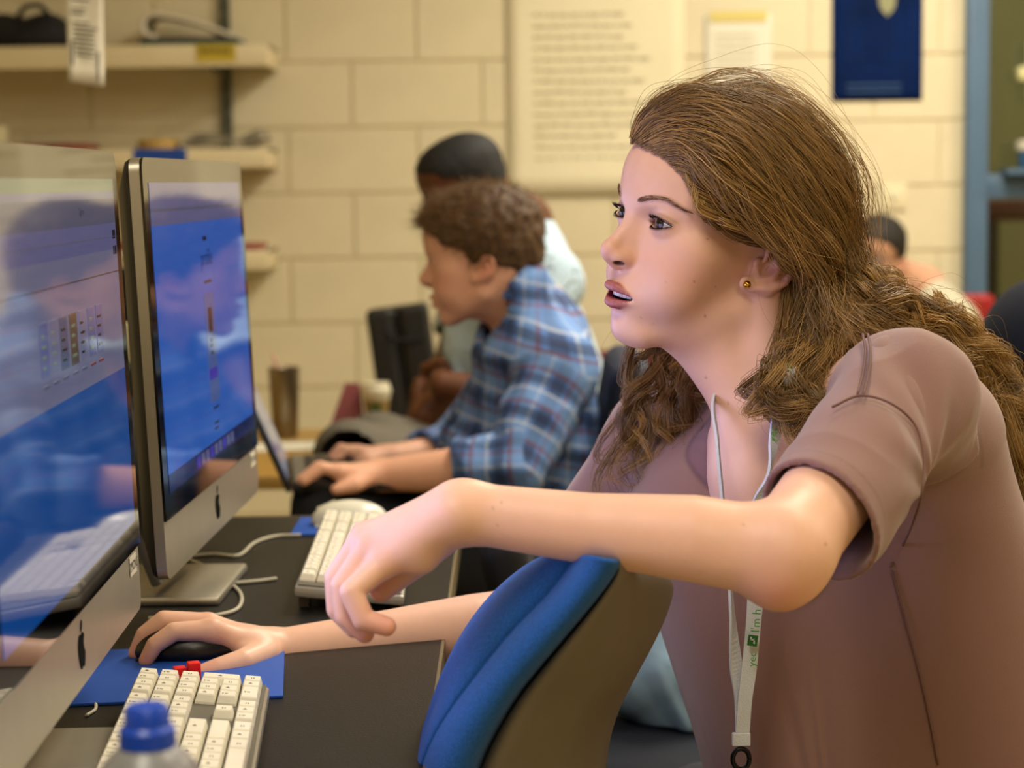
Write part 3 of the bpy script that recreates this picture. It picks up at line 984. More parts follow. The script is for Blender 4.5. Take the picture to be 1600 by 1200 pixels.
# nearer screen
panel(c1, M1, 'desktop', 0, 0.0, 1, 0.455, S_desk)
panel(c1, M1, 'browser_page', 0, 0.455, 1, 0.80, S_white)
panel(c1, M1, 'tab_bar', 0, 0.80, 1, 0.875, S_pale)
panel(c1, M1, 'title_bar', 0, 0.875, 1, 0.945, S_grey)
panel(c1, M1, 'menu_bar', 0, 0.945, 1, 0.965, S_white)
panel(c1, M1, 'menu_strip', 0, 0.965, 1, 1.0, S_green)
panel(c1, M1, 'rule_line', 0, 0.735, 1, 0.738, S_ink, 0.0003)
panel(c1, M1, 'rule_line', 0, 0.835, 1, 0.838, S_grey, 0.0003)
scr_text(c1, M1, 'Sign in', 0.70, 0.905, 0.008, S_ink)
for (u, v) in ((0.965, 0.83), (0.975, 0.83), (0.985, 0.83), (0.965, 0.785), (0.978, 0.785), (0.988, 0.785)):
    panel(c1, M1, 'toolbar_icon', u - 0.003, v, u + 0.003, v + 0.025, S_ink, 0.0003)
thumbs = [(0.40, S_white), (0.47, S_grey), (0.545, S_tan), (0.615, S_white), (0.69, S_pale), (0.76, S_pale), (0.33, S_pale)]
for k, (u, m) in enumerate(thumbs):
    panel(c1, M1, 'thumbnail', u, 0.53, u + 0.055, 0.66, m, 0.0004)
    for j in range(4):
        panel(c1, M1, 'thumbnail_line', u + 0.01, 0.55 + j * 0.025, u + 0.03 + 0.005 * ((j + k) % 3), 0.557 + j * 0.025, S_ink if k % 2 else S_green, 0.0007)
    panel(c1, M1, 'caption', u + 0.005, 0.505, u + 0.045, 0.512, S_red if k in (4, 5) else S_grey, 0.0004)
# white labels on the chins
M_label = mat('label_white', '#d2cdb8', 0.6)
def chin_label(e, M, txt):
    o = box('asset_label', (MW / 2 - 0.035, -0.0006, CHIN - 0.013), (0.034, 0.0008, 0.017), M_label, e); o.matrix_local = M
    t = lettering('asset_number', txt, 0.012, M_ink, e, M @ Matrix.Translation((MW / 2 - 0.035, -0.0014, CHIN - 0.017)) @ TX, 'CENTER')
chin_label(c1, M1, '2MONS'); chin_label(c2, M2, '2M0N4')

# ------------------------------------------------------------------ keyboards
M_key = mat('ivory_key', '#e2dcc8', 0.5, var=0.03, vscale=40)
M_kbase = mat('clear_grey_tray', '#8c877a', 0.25, spec=0.6)
M_kdark = mat('dark_key_gap', '#5b5648', 0.6)
M_legend = mat('key_legend', '#6f6a60', 0.6)
def key_mesh(wu, hu):
    """tapered keycap, unit pitch 19 mm, origin at its footprint centre"""
    p = 0.019
    w, h = wu * p - 0.0012, hu * p - 0.0012
    bm = bmesh.new()
    vs = []
    lv = [(0, w, h), (0.002, w, h), (0.0075, w - 0.0035, h - 0.003), (0.0085, w - 0.005, h - 0.0045)]
    for (z, a, b) in lv:
        vs.append([bm.verts.new((sx * a / 2, sy * b / 2, z)) for sx, sy in ((1, 1), (-1, 1), (-1, -1), (1, -1))])
    for i in range(len(lv) - 1):
        for k in range(4):
            bm.faces.new((vs[i][k], vs[i][(k + 1) % 4], vs[i + 1][(k + 1) % 4], vs[i + 1][k]))
    bm.faces.new(vs[-1])
    bmesh.ops.recalc_face_normals(bm, faces=bm.faces)
    me = bpy.data.meshes.new('key'); bm.to_mesh(me); bm.free()
    me.materials.append(M_key)
    return me
KM = {}
def keyboard(name, loc, rotz, label, pitch=0.019, legends=True):
    """long axis local x (far end +x); local +y toward the monitor (function row)"""
    e = empty(name, loc, (R(0), 0, rotz), label=label, cat='keyboard', group='ivory computer keyboards')
    L, D = 0.438, 0.128
    e.scale = (1.0, 0.90, 1.0)
    tilt = Matrix.Rotation(R(5.5), 4, 'X')
    bm = bmesh.new(); box_bm(bm, (0, 0, 0.012), (L, D, 0.012))
    tr = bm_obj('tray', bm, M_kbase, e, bevel=0.004, smooth=True); tr.matrix_local = tilt
    bm = bmesh.new(); box_bm(bm, (0, 0, 0.0186), (L - 0.008, D - 0.008, 0.002))
    kb = bm_obj('key_bed', bm, M_kdark, e); kb.matrix_local = tilt
    for sx in (-1, 1):
        bm = bmesh.new(); box_bm(bm, (sx * L * 0.4, D * 0.42, 0.006), (0.03, 0.012, 0.022)); bm_obj('foot', bm, M_kdark, e)
    # layout in key units from the far end (numpad) to the near end; x in units from far edge
    rows = []
    U = L / 0.019 - 0.6   # about 22.4 units
    def put(row, x, w=1.0, h=1.0): rows.append((row, x, w, h))
    x0 = 0.0
    for r_ in range(6):
        # numpad block 4 wide
        if r_ == 0:
            for k in range(4): put(0, k)
            for k in range(3): put(0, 4.4 + k)
            for g in range(3):
                for k in range(4): put(0, 7.8 + g * 4.2 + k)
            put(0, 20.6, 1.3)
        elif r_ < 5:
            cols = {1: [0, 1, 2, 3], 2: [1, 2, 3, 0], 3: [1, 2, 3], 4: [1, 2, 3]}[r_]
            for k in cols:
                if r_ == 3 and k == 0: continue
                put(r_, k)
            if r_ == 3: put(3.5, 0, 1, 2)
            if r_ == 1 or r_ == 2:
                for k in range(3): put(r_, 4.4 + k)
            if r_ == 4: put(4, 5.4)
            main = {1: [2] + [1] * 13, 2: [1.5] + [1] * 12 + [1.5], 3: [2.3] + [1] * 11 + [1.7], 4: [2.8] + [1] * 10 + [2.2]}[r_]
            x = 7.8
            for w in main:
                if x + w > 22.6: break
                put(r_, x, w); x += w
        else:
            put(5, 0, 1); put(5, 1, 1); put(5, 2, 2)
            for k in range(3): put(5, 4.4 + k)
            x = 7.8
            for w in (1.4, 1.2, 1.4, 6.6, 1.4, 1.2, 1.4):
                put(5, x, w); x += w
    pr = 0.0196
    for (r_, x, w, h) in rows:
        k = (w, h)
        if k not in KM: KM[k] = key_mesh(w, h)
        o = bpy.data.objects.new('key', KM[k]); COL.objects.link(o); o.parent = e
        px = L / 2 - 0.006 - (x + w / 2) * 0.0188
        py = D / 2 - 0.0135 - r_ * pr
        o.matrix_local = tilt @ Matrix.Translation((px, py, 0.0196))
        if legends and w < 2.5:
            lg = bpy.data.objects.new('legend', LEGEND[int(x * 7 + r_) % 3]); COL.objects.link(lg); lg.parent = o
            lg.location = (-0.002, 0.001, 0.0087)
    return e
LEGEND = []
for k in range(3):
    bm = bmesh.new()
    if k == 0: box_bm(bm, (0, 0, 0), (0.0012, 0.0035, 0.0003)); box_bm(bm, (0.002, 0, 0), (0.0022, 0.0009, 0.0003))
    elif k == 1: box_bm(bm, (0, 0, 0), (0.001, 0.003, 0.0003)); box_bm(bm, (0, 0.0032, 0), (0.0028, 0.001, 0.0003))
    else: box_bm(bm, (0, 0, 0), (0.0028, 0.001, 0.0003)); box_bm(bm, (0, -0.0022, 0), (0.0028, 0.001, 0.0003))
    me = bpy.data.meshes.new('legend'); bm.to_mesh(me); bm.free(); me.materials.append(M_legend); LEGEND.append(me)
RZK = R(90)
k1 = keyboard('computer_keyboard', (-0.2535, 1.455, DZ + 0.0045), RZK + R(4.3), 'ivory keyboard close to the camera, behind the blue bottle cap')
k2 = keyboard('computer_keyboard', (-0.180, 2.265, DZ + 0.0045), RZK + R(1.5), 'ivory keyboard farther along the desk, behind the hanging hand')

# ------------------------------------------------------------------ mice, mats, cables
M_bluemat = mat('blue_mat', '#0f49a8', 0.7)
def mat_obj(name, c, s, rz, label):
    o = box(name, (0, 0, 0.0015), (s[0], s[1], 0.003), M_bluemat, bevel=0.001); o.location = (c[0], c[1], DZ); o.rotation_euler = (0, 0, rz)
    tag(o, label, 'mouse mat', 'blue mouse mats'); return o
mat_obj('mouse_mat', (-0.325, 1.785), (0.225, 0.20), R(6), 'blue mouse mat under the hand and the black mouse')
mat_obj('mouse_mat', (-0.20, 2.565), (0.17, 0.13), 0, 'blue mouse mat under the white mouse')
def mouse(name, loc, rz, m, label, m2):
    e = empty(name, loc, (0, 0, rz), label=label, cat='mouse')
    f = Field()
    f.ell((0, 0, 0.005), (0.050, 0.029, 0.026), 0.01).plane((0, 0, 0), (0, 0, -1), 0.003)
    me, cp = f.mesh('shell', (-0.07, -0.04, -0.01), (0.07, 0.04, 0.05), 0.0025)
    link('shell', me, m, e)
    box('base_plate', (0, 0, 0.001), (0.09, 0.045, 0.002), m2, e)
    box('button_gap', (-0.03, 0, 0.0255), (0.026, 0.0012, 0.003), m2, e, rot=(0, R(-22), 0))
    return e
mouse('computer_mouse', (-0.312, 1.852, DZ + 0.003), R(4), mat('black_plastic', '#0b0b0c', 0.3), 'black computer mouse held under the right hand', M_dkmetal)
mouse('computer_mouse', (-0.215, 2.575, DZ + 0.003), R(6), mat('white_gloss_plastic', '#d6d3c4', 0.25), 'white computer mouse beyond the farther keyboard', M_whiteplastic)
M_cable = mat('white_cable', '#b3ad98', 0.5)
def cable(pxs, label, r=0.0022):
    pts = [PZ(x, y, DZ + r) for x, y in pxs]
    base = pts[0].copy()
    o = tube('white_cable', [p - base for p in pts], r, M_cable, seg=8, n=10); o.location = base
    tag(o, label, 'cable', 'white cables on the desk'); return o
cable([(262, 872), (330, 866), (372, 868), (398, 848), (430, 838), (470, 836)], 'white mouse cable curving toward the white mouse')
cable([(280, 868), (318, 884), (352, 906), (376, 928), (372, 950), (340, 961), (290, 964), (232, 966)], 'white cable looping round the front of the monitor stand')
cable([(300, 912), (350, 912), (400, 908), (432, 904)], 'white keyboard cable running over the stand to the farther keyboard')
cable([(120, 1050), (140, 1080), (150, 1105), (135, 1118)], 'dark thin cable loop under the nearer monitor', 0.0015)

# red clip beside the black mouse
o = empty('red_clip', PZ(293, 1066, DZ + 0.003), (0, 0, R(20)), label='small bright red plastic block between thumb and keyboard', cat='clip')
M_brightred = mat('bright_red_plastic', '#e8120c', 0.4, emit='#ff1408', estr=0.0)
box('block_piece', (0.006, 0, 0.009), (0.011, 0.011, 0.018), M_brightred, o, bevel=0.001)
box('block_piece', (-0.006, 0.003, 0.007), (0.011, 0.011, 0.014), M_brightred, o, bevel=0.001)

# blue capped bottle close to the camera
q = P(229, 1102, 1.02)
BT = q.z - DZ
bt = empty('water_bottle', (q.x, 1.02, DZ), label='clear plastic bottle with a blue cap, out of focus in front', cat='bottle')
M_cap = mat('blue_cap', '#0a3fb0', 0.35)
lathe('bottle_body', [(0.0, 0), (0.026, 0.0), (0.029, 0.006), (0.029, BT - 0.06), (0.0265, BT - 0.034), (0.019, BT - 0.025), (0.0135, BT - 0.021), (0.0125, BT - 0.012)], mat('bottle_grey', '#7c7d80', 0.3, alpha=1.0), bt, seg=40)
lathe('bottle_cap', [(0.0145, BT - 0.0215), (0.0150, BT - 0.021), (0.0146, BT - 0.0125), (0.0122, BT - 0.010), (0.0116, BT - 0.002), (0.010, BT), (0, BT)], M_cap, bt, seg=40)
lathe('label_band', [(0.0292, 0.03), (0.0295, 0.03), (0.0295, BT - 0.075), (0.0292, BT - 0.075)], mat('bottle_label', '#5b6c94', 0.5), bt, seg=40)
# ------------------------------------------------------------------ heads (local frame in cm: +x her left, -y forward, +z up, origin between the ears at eye height)
def head_matrix(pos, yaw, pitch, roll, s=1.0):
    """yaw 0 faces -X in the room, positive turns toward the camera; pitch lifts the chin; roll tips toward the left ear"""
    Rm = Matrix.Rotation(R(yaw) - math.pi / 2, 4, 'Z') @ Matrix.Rotation(R(roll), 4, 'Y') @ Matrix.Rotation(-R(pitch), 4, 'X')
    return Matrix.Translation(Vector(pos)) @ Rm @ Matrix.Scale(0.01 * s, 4)

UPLIP = ([(-2.75, -8.45, -7.05), (-1.75, -9.65, -6.65), (-0.65, -10.36, -6.24), (0, -10.40, -6.28), (0.65, -10.36, -6.24), (1.75, -9.65, -6.65), (2.75, -8.45, -7.05)], [.10, .30, .44, .42, .44, .30, .10])
LOLIP = ([(-2.75, -8.45, -7.08), (-1.5, -9.55, -7.42), (-0.6, -10.0, -7.72), (0, -10.08, -7.78), (0.6, -10.0, -7.72), (1.5, -9.55, -7.42), (2.75, -8.45, -7.08)], [.10, .38, .56, .58, .56, .38, .10])

def chain_dist(p, pts, rs):
    d = None
    for i in range(len(pts) - 1):
        a = np.array(pts[i]); b = np.array(pts[i + 1]); ba = b - a
        pa = p - a; h = np.clip((pa @ ba) / (ba @ ba), 0, 1)
        e = np.linalg.norm(pa - h[:, None] * ba, axis=1) - (rs[i] + (rs[i + 1] - rs[i]) * h)
        d = e if d is None else np.minimum(d, e)
    return d

def almond(s, hU=0.50, hL=0.40, a=1.42, ex=3.1, ey=-7.6, ez=0.0, cant=0.06):
    RU, RL = (a * a + hU * hU) / (2 * hU), (a * a + hL * hL) / (2 * hL)
    def fn(p):
        u = (p[..., 0] * s - ex); w = p[..., 2] - ez - cant * u
        d = np.maximum(np.hypot(u + 0.12, w - (hU - RU)) - RU, np.hypot(u - 0.05, w + (hL - RL)) - RL)
        return np.maximum(d, p[..., 1] - ey + 0.2)
    return fn

def head_ops(f, M, kind='girl', mouth_open=True, lids=True, nose=1.0, wide=1.0, jaw=1.0):
    f.frame(M)
    male = kind != 'girl'
    f.ell((0, .5, 3.3), (7.0 * wide, 9.0, 6.9), 1)
    f.ell((0, -3.7, 3.5), (6.05 * wide, 6.35, 5.6), 2.2)
    f.ell((0, -3.6, -3.4), (5.85 * wide, 5.75, 5.4), 2.5)
    f.ell((0, -3.2, -7.3), (4.75 * jaw, 5.6, 3.7), 2.0)
    f.ell((0, 3.0, -2.0), (5.6, 5.6, 5.0), 3.0)
    f.ell((0, -7.9, -9.85), (1.7 * jaw, 1.65, 1.55), 1.8)
    for s in (-1, 1):
        f.cone((s * 4.85 * jaw, -.3, -6.9), (s * 1.4, -7.2, -10.1), 1.15, 1.2, 1.6)
        f.ball((s * 4.35, -5.5, -2.4), 1.6, 3.0)
        f.ell((s * 3.4, -6.4, -5.6), (2.2, 2.2, 2.4), 2.0)
        f.cone((s * 1.1, -8.6, 1.55), (s * 4.3, -6.75, 1.7), .85, .55, 1.8)
    f.ell((0, -7.35, -6.7), (2.9, 2.75, 2.5), 1.5)
    # nose
    f.chain([(0, -8.85, 1.0), (0, -9.65, -.55), (0, -11.15 * 1.0, -2.65)], [.66, .52, .54 * nose], 1.0)
    f.cone((0, -8.3, .2), (0, -9.75, -3.3), .80, 1.10 * nose, 1.0)
    for s in (-1, 1):
        f.ell((s * 3.15, -9.75, -.1), (1.75, 1.25, 1.02), .9, 's')
    f.ball((0, -11.35, -3.12), .66 * nose, .9)
    for s in (-1, 1):
        f.ell((s * .86 * nose, -10.3, -3.62), (.54, .95, .60), .7)
    f.chain([(0, -11.35, -3.7), (0, -10.35, -4.5)], [.36, .36], .4)
    for s in (-1, 1):
        f.ell((s * .95, -10.66, -4.06), (.60, .46, .24), .10, 's', rot=(-14, 0, s * 10))
        f.ell((s * .68, -10.5, -3.88), (.34, .42, .42), .12, 's')
    # mouth
    f.chain(*UPLIP, k=.35)
    f.chain(*LOLIP, k=.35)
    f.ell((0, -10.1, -8.75), (1.3, .45, .35), .7, 's')
    if mouth_open:
        f.ell((0, -9.3, -6.98), (2.15, 1.92, .36), .14, 's')
        f.ell((0, -8.4, -7.0), (1.9, 1.5, .9), .1, 's')
    else:
        f.chain([(-2.3, -9.0, -7.0), (-1.4, -10.15, -6.98), (0, -10.75, -6.98), (1.4, -10.15, -6.98), (2.3, -9.0, -7.0)], [.05, .1, .12, .1, .05], .12, 's')
    # eyes: lids over the eyeball with an almond opening
    for s in (-1, 1):
        f.ball((s * 3.1, -7.6, 0), 1.42, .55)
        if lids:
            f.fn(almond(s), .10, 's')
            f.ball((s * 3.1, -7.6, 0), 1.17, .02, 's')
    # ears, tipped back about the lobe
    ML = M @ Matrix.Translation((-.0, -1.0, -4.25)) @ Matrix.Rotation(R(-40), 4, 'X') @ Matrix.Scale(.95, 4) @ Matrix.Translation((0, -.1, 4.6))
    f.frame(ML)
    for s in (-1, 1):
        f.ell((s * 7.0, 1.05, -2.0), (.42, 1.55, 2.15), .35, rot=(10, 0, -s * 24))
        f.chain([(s * 7.1, .1, -1.9), (s * 7.1, -.55, -.9), (s * 7.4, .0, .0), (s * 7.85, 1.2, .25), (s * 8.2, 2.3, -.5), (s * 8.2, 2.5, -1.9), (s * 7.85, 1.9, -3.3), (s * 7.25, .8, -4.4)], [.22, .26, .28, .3, .3, .28, .26, .25], .15)
        f.ell((s * 6.9, .2, -4.55), (.36, .75, .70), .6)
        f.ell((s * 7.7, .50, -2.35), (.95, .72, 1.0), .22, 's')
        f.chain([(s * 7.7, .6, -.35), (s * 8.05, 1.75, -.75), (s * 8.1, 1.95, -2.0)], [.2, .22, .18], .2, 's')
        f.chain([(s * 7.45, .7, -1.05), (s * 7.75, 1.4, -1.5), (s * 7.7, 1.45, -2.6), (s * 7.3, .8, -3.5)], [.2, .24, .24, .2], .2)
        f.ell((s * 6.85, -.45, -2.35), (.3, .35, .5), .35)
    f.frame(None)

def eyeball(parent, M, s, gaze, iris=('#3a2414', '#120a06'), r=1.16):
    """eyeball with pupil, iris and cornea bulge, looking along gaze (local)"""
    g = Vector(gaze).normalized()
    segs, rings = 40, 40
    vs, fs, cols = [], [], []
    qt = Vector((0, 0, 1)).rotation_difference(g)
    for i in range(rings + 1):
        th = math.pi * (i / rings) ** 1.6
        for k in range(segs):
            a = 2 * math.pi * k / segs
            bul = 1.0 + 0.035 * max(0, 1 - (th / 0.52) ** 2)
            v = Vector((math.sin(th) * math.cos(a), math.sin(th) * math.sin(a), math.cos(th))) * (r * bul)
            vs.append(M @ (Vector((s * 3.1, -7.6, 0)) + qt @ v))
            c = np.array(rgb('#cfc8c4')[:3])
            ir = np.array(rgb(iris[0])[:3]); lim = np.array(rgb(iris[1])[:3])
            if th < 0.20: c = np.array((.004, .004, .004))
            elif th < 0.44: c = ir * (0.7 + 0.6 * ((k * 7) % 5) / 5)
            elif th < 0.52: c = lim
            elif th > 0.95: c = mixc(c[None], rgb('#b07a70')[:3], np.array([min(1, (th - .95) * 2)]))[0]
            cols.append(c)
    for i in range(rings):
        for k in range(segs):
            fs.append((i * segs + k, i * segs + (k + 1) % segs, (i + 1) * segs + (k + 1) % segs, (i + 1) * segs + k))
    me = new_mesh('eye', vs, fs, True); fix_normals(me)
    set_color(me, np.array(cols))
    return link('eye', me, mat('wet_eye', '#ffffff', 0.06, attr='col'), parent, True)

def strands(name, curves, radius, material, parent, tip=0.25, root=1.0, tint=None):
    """curves: list of (n x 3) arrays in world space -> one hair curves object"""
    hc = bpy.data.hair_curves.new(name)
    sizes = [len(c) for c in curves]
    hc.add_curves(sizes)
    pts = np.concatenate(curves).astype(np.float32)
    hc.attributes['position'].data.foreach_set('vector', pts.ravel())
    rad = []
    for i, n in enumerate(sizes):
        t = np.linspace(0, 1, n)
        rr = radius if np.isscalar(radius) else radius[i]
        rad.append(rr * (root + (tip - root) * t ** 2))
    ra = hc.attributes.get('radius') or hc.attributes.new('radius', 'FLOAT', 'POINT')
    ra.data.foreach_set('value', np.concatenate(rad).astype(np.float32))
    if tint is not None:
        ta = hc.attributes.new('tint', 'FLOAT', 'CURVE'); ta.data.foreach_set('value', np.asarray(tint, np.float32))
    o = bpy.data.objects.new(name, hc); COL.objects.link(o)
    hc.materials.append(material)
    o.parent = parent
    o.matrix_parent_inverse = parent_world(parent).inverted()
    return o

def hair_mat(name, c1, c2, rough=0.38, spec=0.35, tinted=False):
    if name in MATS: return MATS[name]
    m = bpy.data.materials.new(name); m.use_nodes = True
    nt = m.node_tree; b = nt.nodes['Principled BSDF']
    hi = nt.nodes.new('ShaderNodeHairInfo')
    mx = nt.nodes.new('ShaderNodeMix'); mx.data_type = 'RGBA'
    mx.inputs[6].default_value = rgb(c1); mx.inputs[7].default_value = rgb(c2)
    if tinted:
        at = nt.nodes.new('ShaderNodeAttribute'); at.attribute_name = 'tint'
        nt.links.new(at.outputs['Fac'], mx.inputs[0])
    else:
        nt.links.new(hi.outputs['Random'], mx.inputs[0])
    nt.links.new(mx.outputs[2], b.inputs['Base Color'])
    b.inputs['Roughness'].default_value = rough
    b.inputs['Specular IOR Level'].default_value = spec
    b.inputs['Anisotropic'].default_value = 0.6
    MATS[name] = m
    return m

def interp_curve(pts, n):
    """catmull resample of m x 3 control points to n points"""
    pts = np.asarray(pts, float)
    m = len(pts)
    t = np.linspace(0, m - 1, n)
    i = np.clip(np.floor(t).astype(int), 0, m - 2); u = (t - i)[:, None]
    p1, p2 = pts[i], pts[i + 1]
    p0 = np.where((i > 0)[:, None], pts[np.maximum(i - 1, 0)], 2 * p1 - p2)
    p3 = np.where((i + 2 < m)[:, None], pts[np.minimum(i + 2, m - 1)], 2 * p2 - p1)
    return 0.5 * (2 * p1 + (p2 - p0) * u + (2 * p0 - 5 * p1 + 4 * p2 - p3) * u ** 2 + (3 * p1 - p0 - 3 * p2 + p3) * u ** 3)

def loc_pts(M, cp):
    """world points -> head local cm"""
    Mi = np.array(M.inverted())
    return cp @ Mi[:3, :3].T + Mi[:3, 3]

def face_colors(M, cp, skin, lip, flush, male=False):
    q = loc_pts(M, cp)
    c = np.tile(np.array(rgb(skin)[:3]), (len(cp), 1))
    n = vnoise(q * 0.8, 3) * 0.5 + vnoise(q * 2.5, 5) * 0.3
    c *= (1 + 0.05 * n)[:, None]
    near = np.abs(q).max(1) < 14
    fl = np.array(rgb(flush)[:3])
    for s in (-1, 1):
        d = np.linalg.norm((q - np.array((s * 4.2, -6.5, -3.8))) / np.array((2.6, 2.4, 2.2)), axis=1)
        c = mixc(c, fl, 0.45 * np.exp(-d * d) * near)
        d = np.linalg.norm((q - np.array((s * 7.6, 1.2, -2.4))) / np.array((1.2, 2.0, 2.8)), axis=1)
        c = mixc(c, fl, 0.6 * np.exp(-d * d) * near)
        # lid rim tint; the fold's shade painted as a thin darker line
        e = q - np.array((s * 3.1, -7.6, 0))
        rr_ = np.linalg.norm(e, axis=1)
        al = almond(s)(q)
        c = mixc(c, np.array(rgb('#8a5a50')[:3]), 0.45 * np.exp(-((al - 0.08) / 0.16) ** 2) * sstep(1.95, 1.5, rr_) * sstep(-7.6, -8.1, q[:, 1]) * near)
        c = mixc(c, np.array(rgb('#7a4a44')[:3]), 0.38 * np.exp(-((al - 0.40) / 0.13) ** 2) * sstep(2.3, 1.7, rr_) * sstep(0.1, 0.4, q[:, 2]) * sstep(-7.4, -7.9, q[:, 1]) * near)
    d = np.linalg.norm((q - np.array((0, -11.2, -3.3))) / 1.3, axis=1)
    c = mixc(c, fl, 0.3 * np.exp(-d * d) * near)
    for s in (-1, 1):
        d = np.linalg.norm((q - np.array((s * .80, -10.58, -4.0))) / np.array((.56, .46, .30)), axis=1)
        c = mixc(c, np.array(rgb('#45150f')[:3]), 0.9 * sstep(1.25, 0.9, d) * near)  # red-brown nostril lining, its shade put into the colour as well
    dl = np.minimum(chain_dist(q, *UPLIP), chain_dist(q, *LOLIP))
    edge = 0.10
    c = mixc(c, np.array(rgb(lip)[:3]), sstep(edge, edge - 0.16, dl) * near)
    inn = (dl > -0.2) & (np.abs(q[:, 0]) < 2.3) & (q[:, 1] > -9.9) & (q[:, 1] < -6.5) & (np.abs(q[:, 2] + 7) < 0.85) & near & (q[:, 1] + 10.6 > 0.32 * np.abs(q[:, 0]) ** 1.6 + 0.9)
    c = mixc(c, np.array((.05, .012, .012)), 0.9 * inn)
    return c, q
# ------------------------------------------------------------------ the young woman in the mauve T-shirt
HM = head_matrix((0.1906, 1.805, 1.140), 27.6, 4.8, 9.3)
girl = empty('person', (0.43, 1.95, 0.0), label='young woman in mauve T-shirt leaning her arm on a blue chair', cat='person')
def V(px, py, Y): return np.array(P(px, py, Y))
SL, EL, WL = V(1410, 612, 1.655), V(1222, 866, 1.44), V(724, 800, 1.455)
SR, ER, WR = V(1045, 690, 1.985), V(862, 965, 1.99), V(437, 1017, 1.885)
NK = np.array(HM @ Vector((0, 2.2, -6.0)))
C7 = V(1290, 585, 1.83); STN = V(1178, 715, 1.745)
M_skin = mat('fair_skin', '#d8a080', 0.42, attr='col', sss=0.12, spec=0.35, bump=0.025, bscale=900)

g = Field()
head_ops(g, HM)
# neck and upper chest
NKf = np.array(HM @ Vector((0, -1.6, -7.6)))
g.cone(NK, C7 + np.array((-0.02, -0.0, -0.03)), 0.050, 0.056, 0.02)
g.cone(NKf, STN + np.array((0.035, 0.03, 0.0)), 0.038, 0.036, 0.03)
g.cone(np.array(HM @ Vector((5.3, 2.0, -4.5))), STN + np.array((0.02, 0.01, 0.005)), 0.013, 0.009, 0.022)   # neck muscle to the sternum
CH = V(1240, 800, 1.79)
g.ell(V(1260, 790, 1.83), (0.08, 0.10, 0.10), 0.05)
g.cone(V(1195, 745, 1.775), V(1215, 860, 1.79), 0.045, 0.05, 0.05)
g.cone(SL + np.array((-.02, .03, 0)), STN + np.array((0.015, 0.01, 0.012)), 0.026, 0.012, 0.03)     # collarbones
g.cone(SR + np.array((.02, -.03, 0.0)), STN + np.array((0.0, 0.03, 0.012)), 0.026, 0.012, 0.03)
g.cone(C7 + np.array((0, 0, -.03)), SL, 0.040, 0.038, 0.04).cone(C7 + np.array((0, 0, -.03)), SR, 0.040, 0.038, 0.04)
g.cone(V(1290, 800, 1.83), V(1430, 1130, 1.93), 0.055, 0.055, 0.04)
# left arm resting on the chair back
g.cone(SL, EL + np.array((0.004, 0, 0.004)), 0.040, 0.0335, 0.03)
FA = EL + (WL - EL) * 0.28
g.chain([EL, FA + np.array((0, 0, 0.003)), EL + (WL - EL) * 0.6, WL], [0.0330, 0.0320, 0.0265, 0.0220], 0.02)
g.ball(EL + np.array((-0.004, -0.006, -0.019)), 0.018, 0.02)
# right arm
g.cone(SR, ER, 0.044, 0.035, 0.03)
g.chain([ER, ER + (WR - ER) * 0.3, ER + (WR - ER) * 0.65, WR], [0.034, 0.033, 0.0265, 0.0215], 0.02)
# left hand hanging from the wrist
def finger(pts, rs, k=0.004):
    g.chain(pts, rs, k)
HL = 1.46
palm_n = [V(600, 880, 1.445), V(577, 858, 1.457), V(566, 846, 1.473), V(572, 838, 1.490)]  # knuckles little..index
g.cone(WL, V(640, 845, 1.462), 0.0225, 0.019, 0.012)
for i, kn in enumerate(palm_n):
    g.cone(WL + np.array((-0.008, (i - 1.5) * 0.009, 0)), kn, 0.015, 0.0105 if i else 0.0098, 0.012)
g.cone(palm_n[0], palm_n[3], 0.0095, 0.0095, 0.008)
g.ball(V(655, 868, 1.452), 0.014, 0.014)
finger([palm_n[0], V(549, 925, 1.428), V(568, 968, 1.424), V(604, 979, 1.424)], [.0102, .0090, .0083, .0072], .0035)
finger([palm_n[1], V(535, 915, 1.447), V(540, 962, 1.443), V(570, 990, 1.441)], [.0106, .0092, .0085, .0072], .0030)
finger([palm_n[2], V(526, 902, 1.467), V(528, 952, 1.463), V(553, 982, 1.460)], [.0108, .0093, .0086, .0072], .0030)
finger([palm_n[3], V(540, 900, 1.490), V(540, 945, 1.487), V(560, 972, 1.485)], [.0106, .0092, .0084, .0070], .0030)
g.chain([V(700, 832, 1.485), V(655, 872, 1.502), V(622, 900, 1.500), V(596, 922, 1.494)], [.0145, .0130, .0108, .0092], .006)
# right hand over the mouse
kr = [V(330, 985, 1.838), V(325, 975, 1.862), V(330, 980, 1.884), V(342, 995, 1.902)]     # index..little
for i, kn in enumerate(kr):
    g.cone(WR + np.array((-0.01, (i - 1.5) * 0.009 + 0.0, 0.002)), kn, 0.0150, 0.0108, 0.012)
g.cone(kr[0], kr[3], 0.0100, 0.0092, 0.008)
g.ball(V(395, 1015, 1.862), 0.018, 0.016)
finger([kr[0], V(272, 987, 1.826), V(242, 1008, 1.822), V(228, 1032, 1.820)], [.0106, .0090, .0083, .0068], .0035)
finger([kr[1], V(256, 969, 1.850), V(226, 992, 1.848), V(212, 1020, 1.846)], [.0108, .0092, .0085, .0070], .0030)
finger([kr[2], V(268, 975, 1.878), V(240, 1000, 1.878), V(226, 1026, 1.876)], [.0104, .0090, .0082, .0068], .0030)
finger([kr[3], V(298, 992, 1.904), V(274, 1010, 1.906), V(262, 1028, 1.906)], [.0095, .0082, .0074, .0062], .0030)
g.chain([V(412, 1022, 1.852), V(378, 1035, 1.815), V(340, 1046, 1.800), V(311, 1054, 1.792)], [.0150, .0122, .0105, .0085], .008)
allp = np.array([SL, EL, WL, SR, ER, WR])
GRES = 0.0016
gme, gcp = g.mesh('body', (-0.40, 1.33, 0.55), (0.50, 2.06, 1.29), GRES, smooth=2)
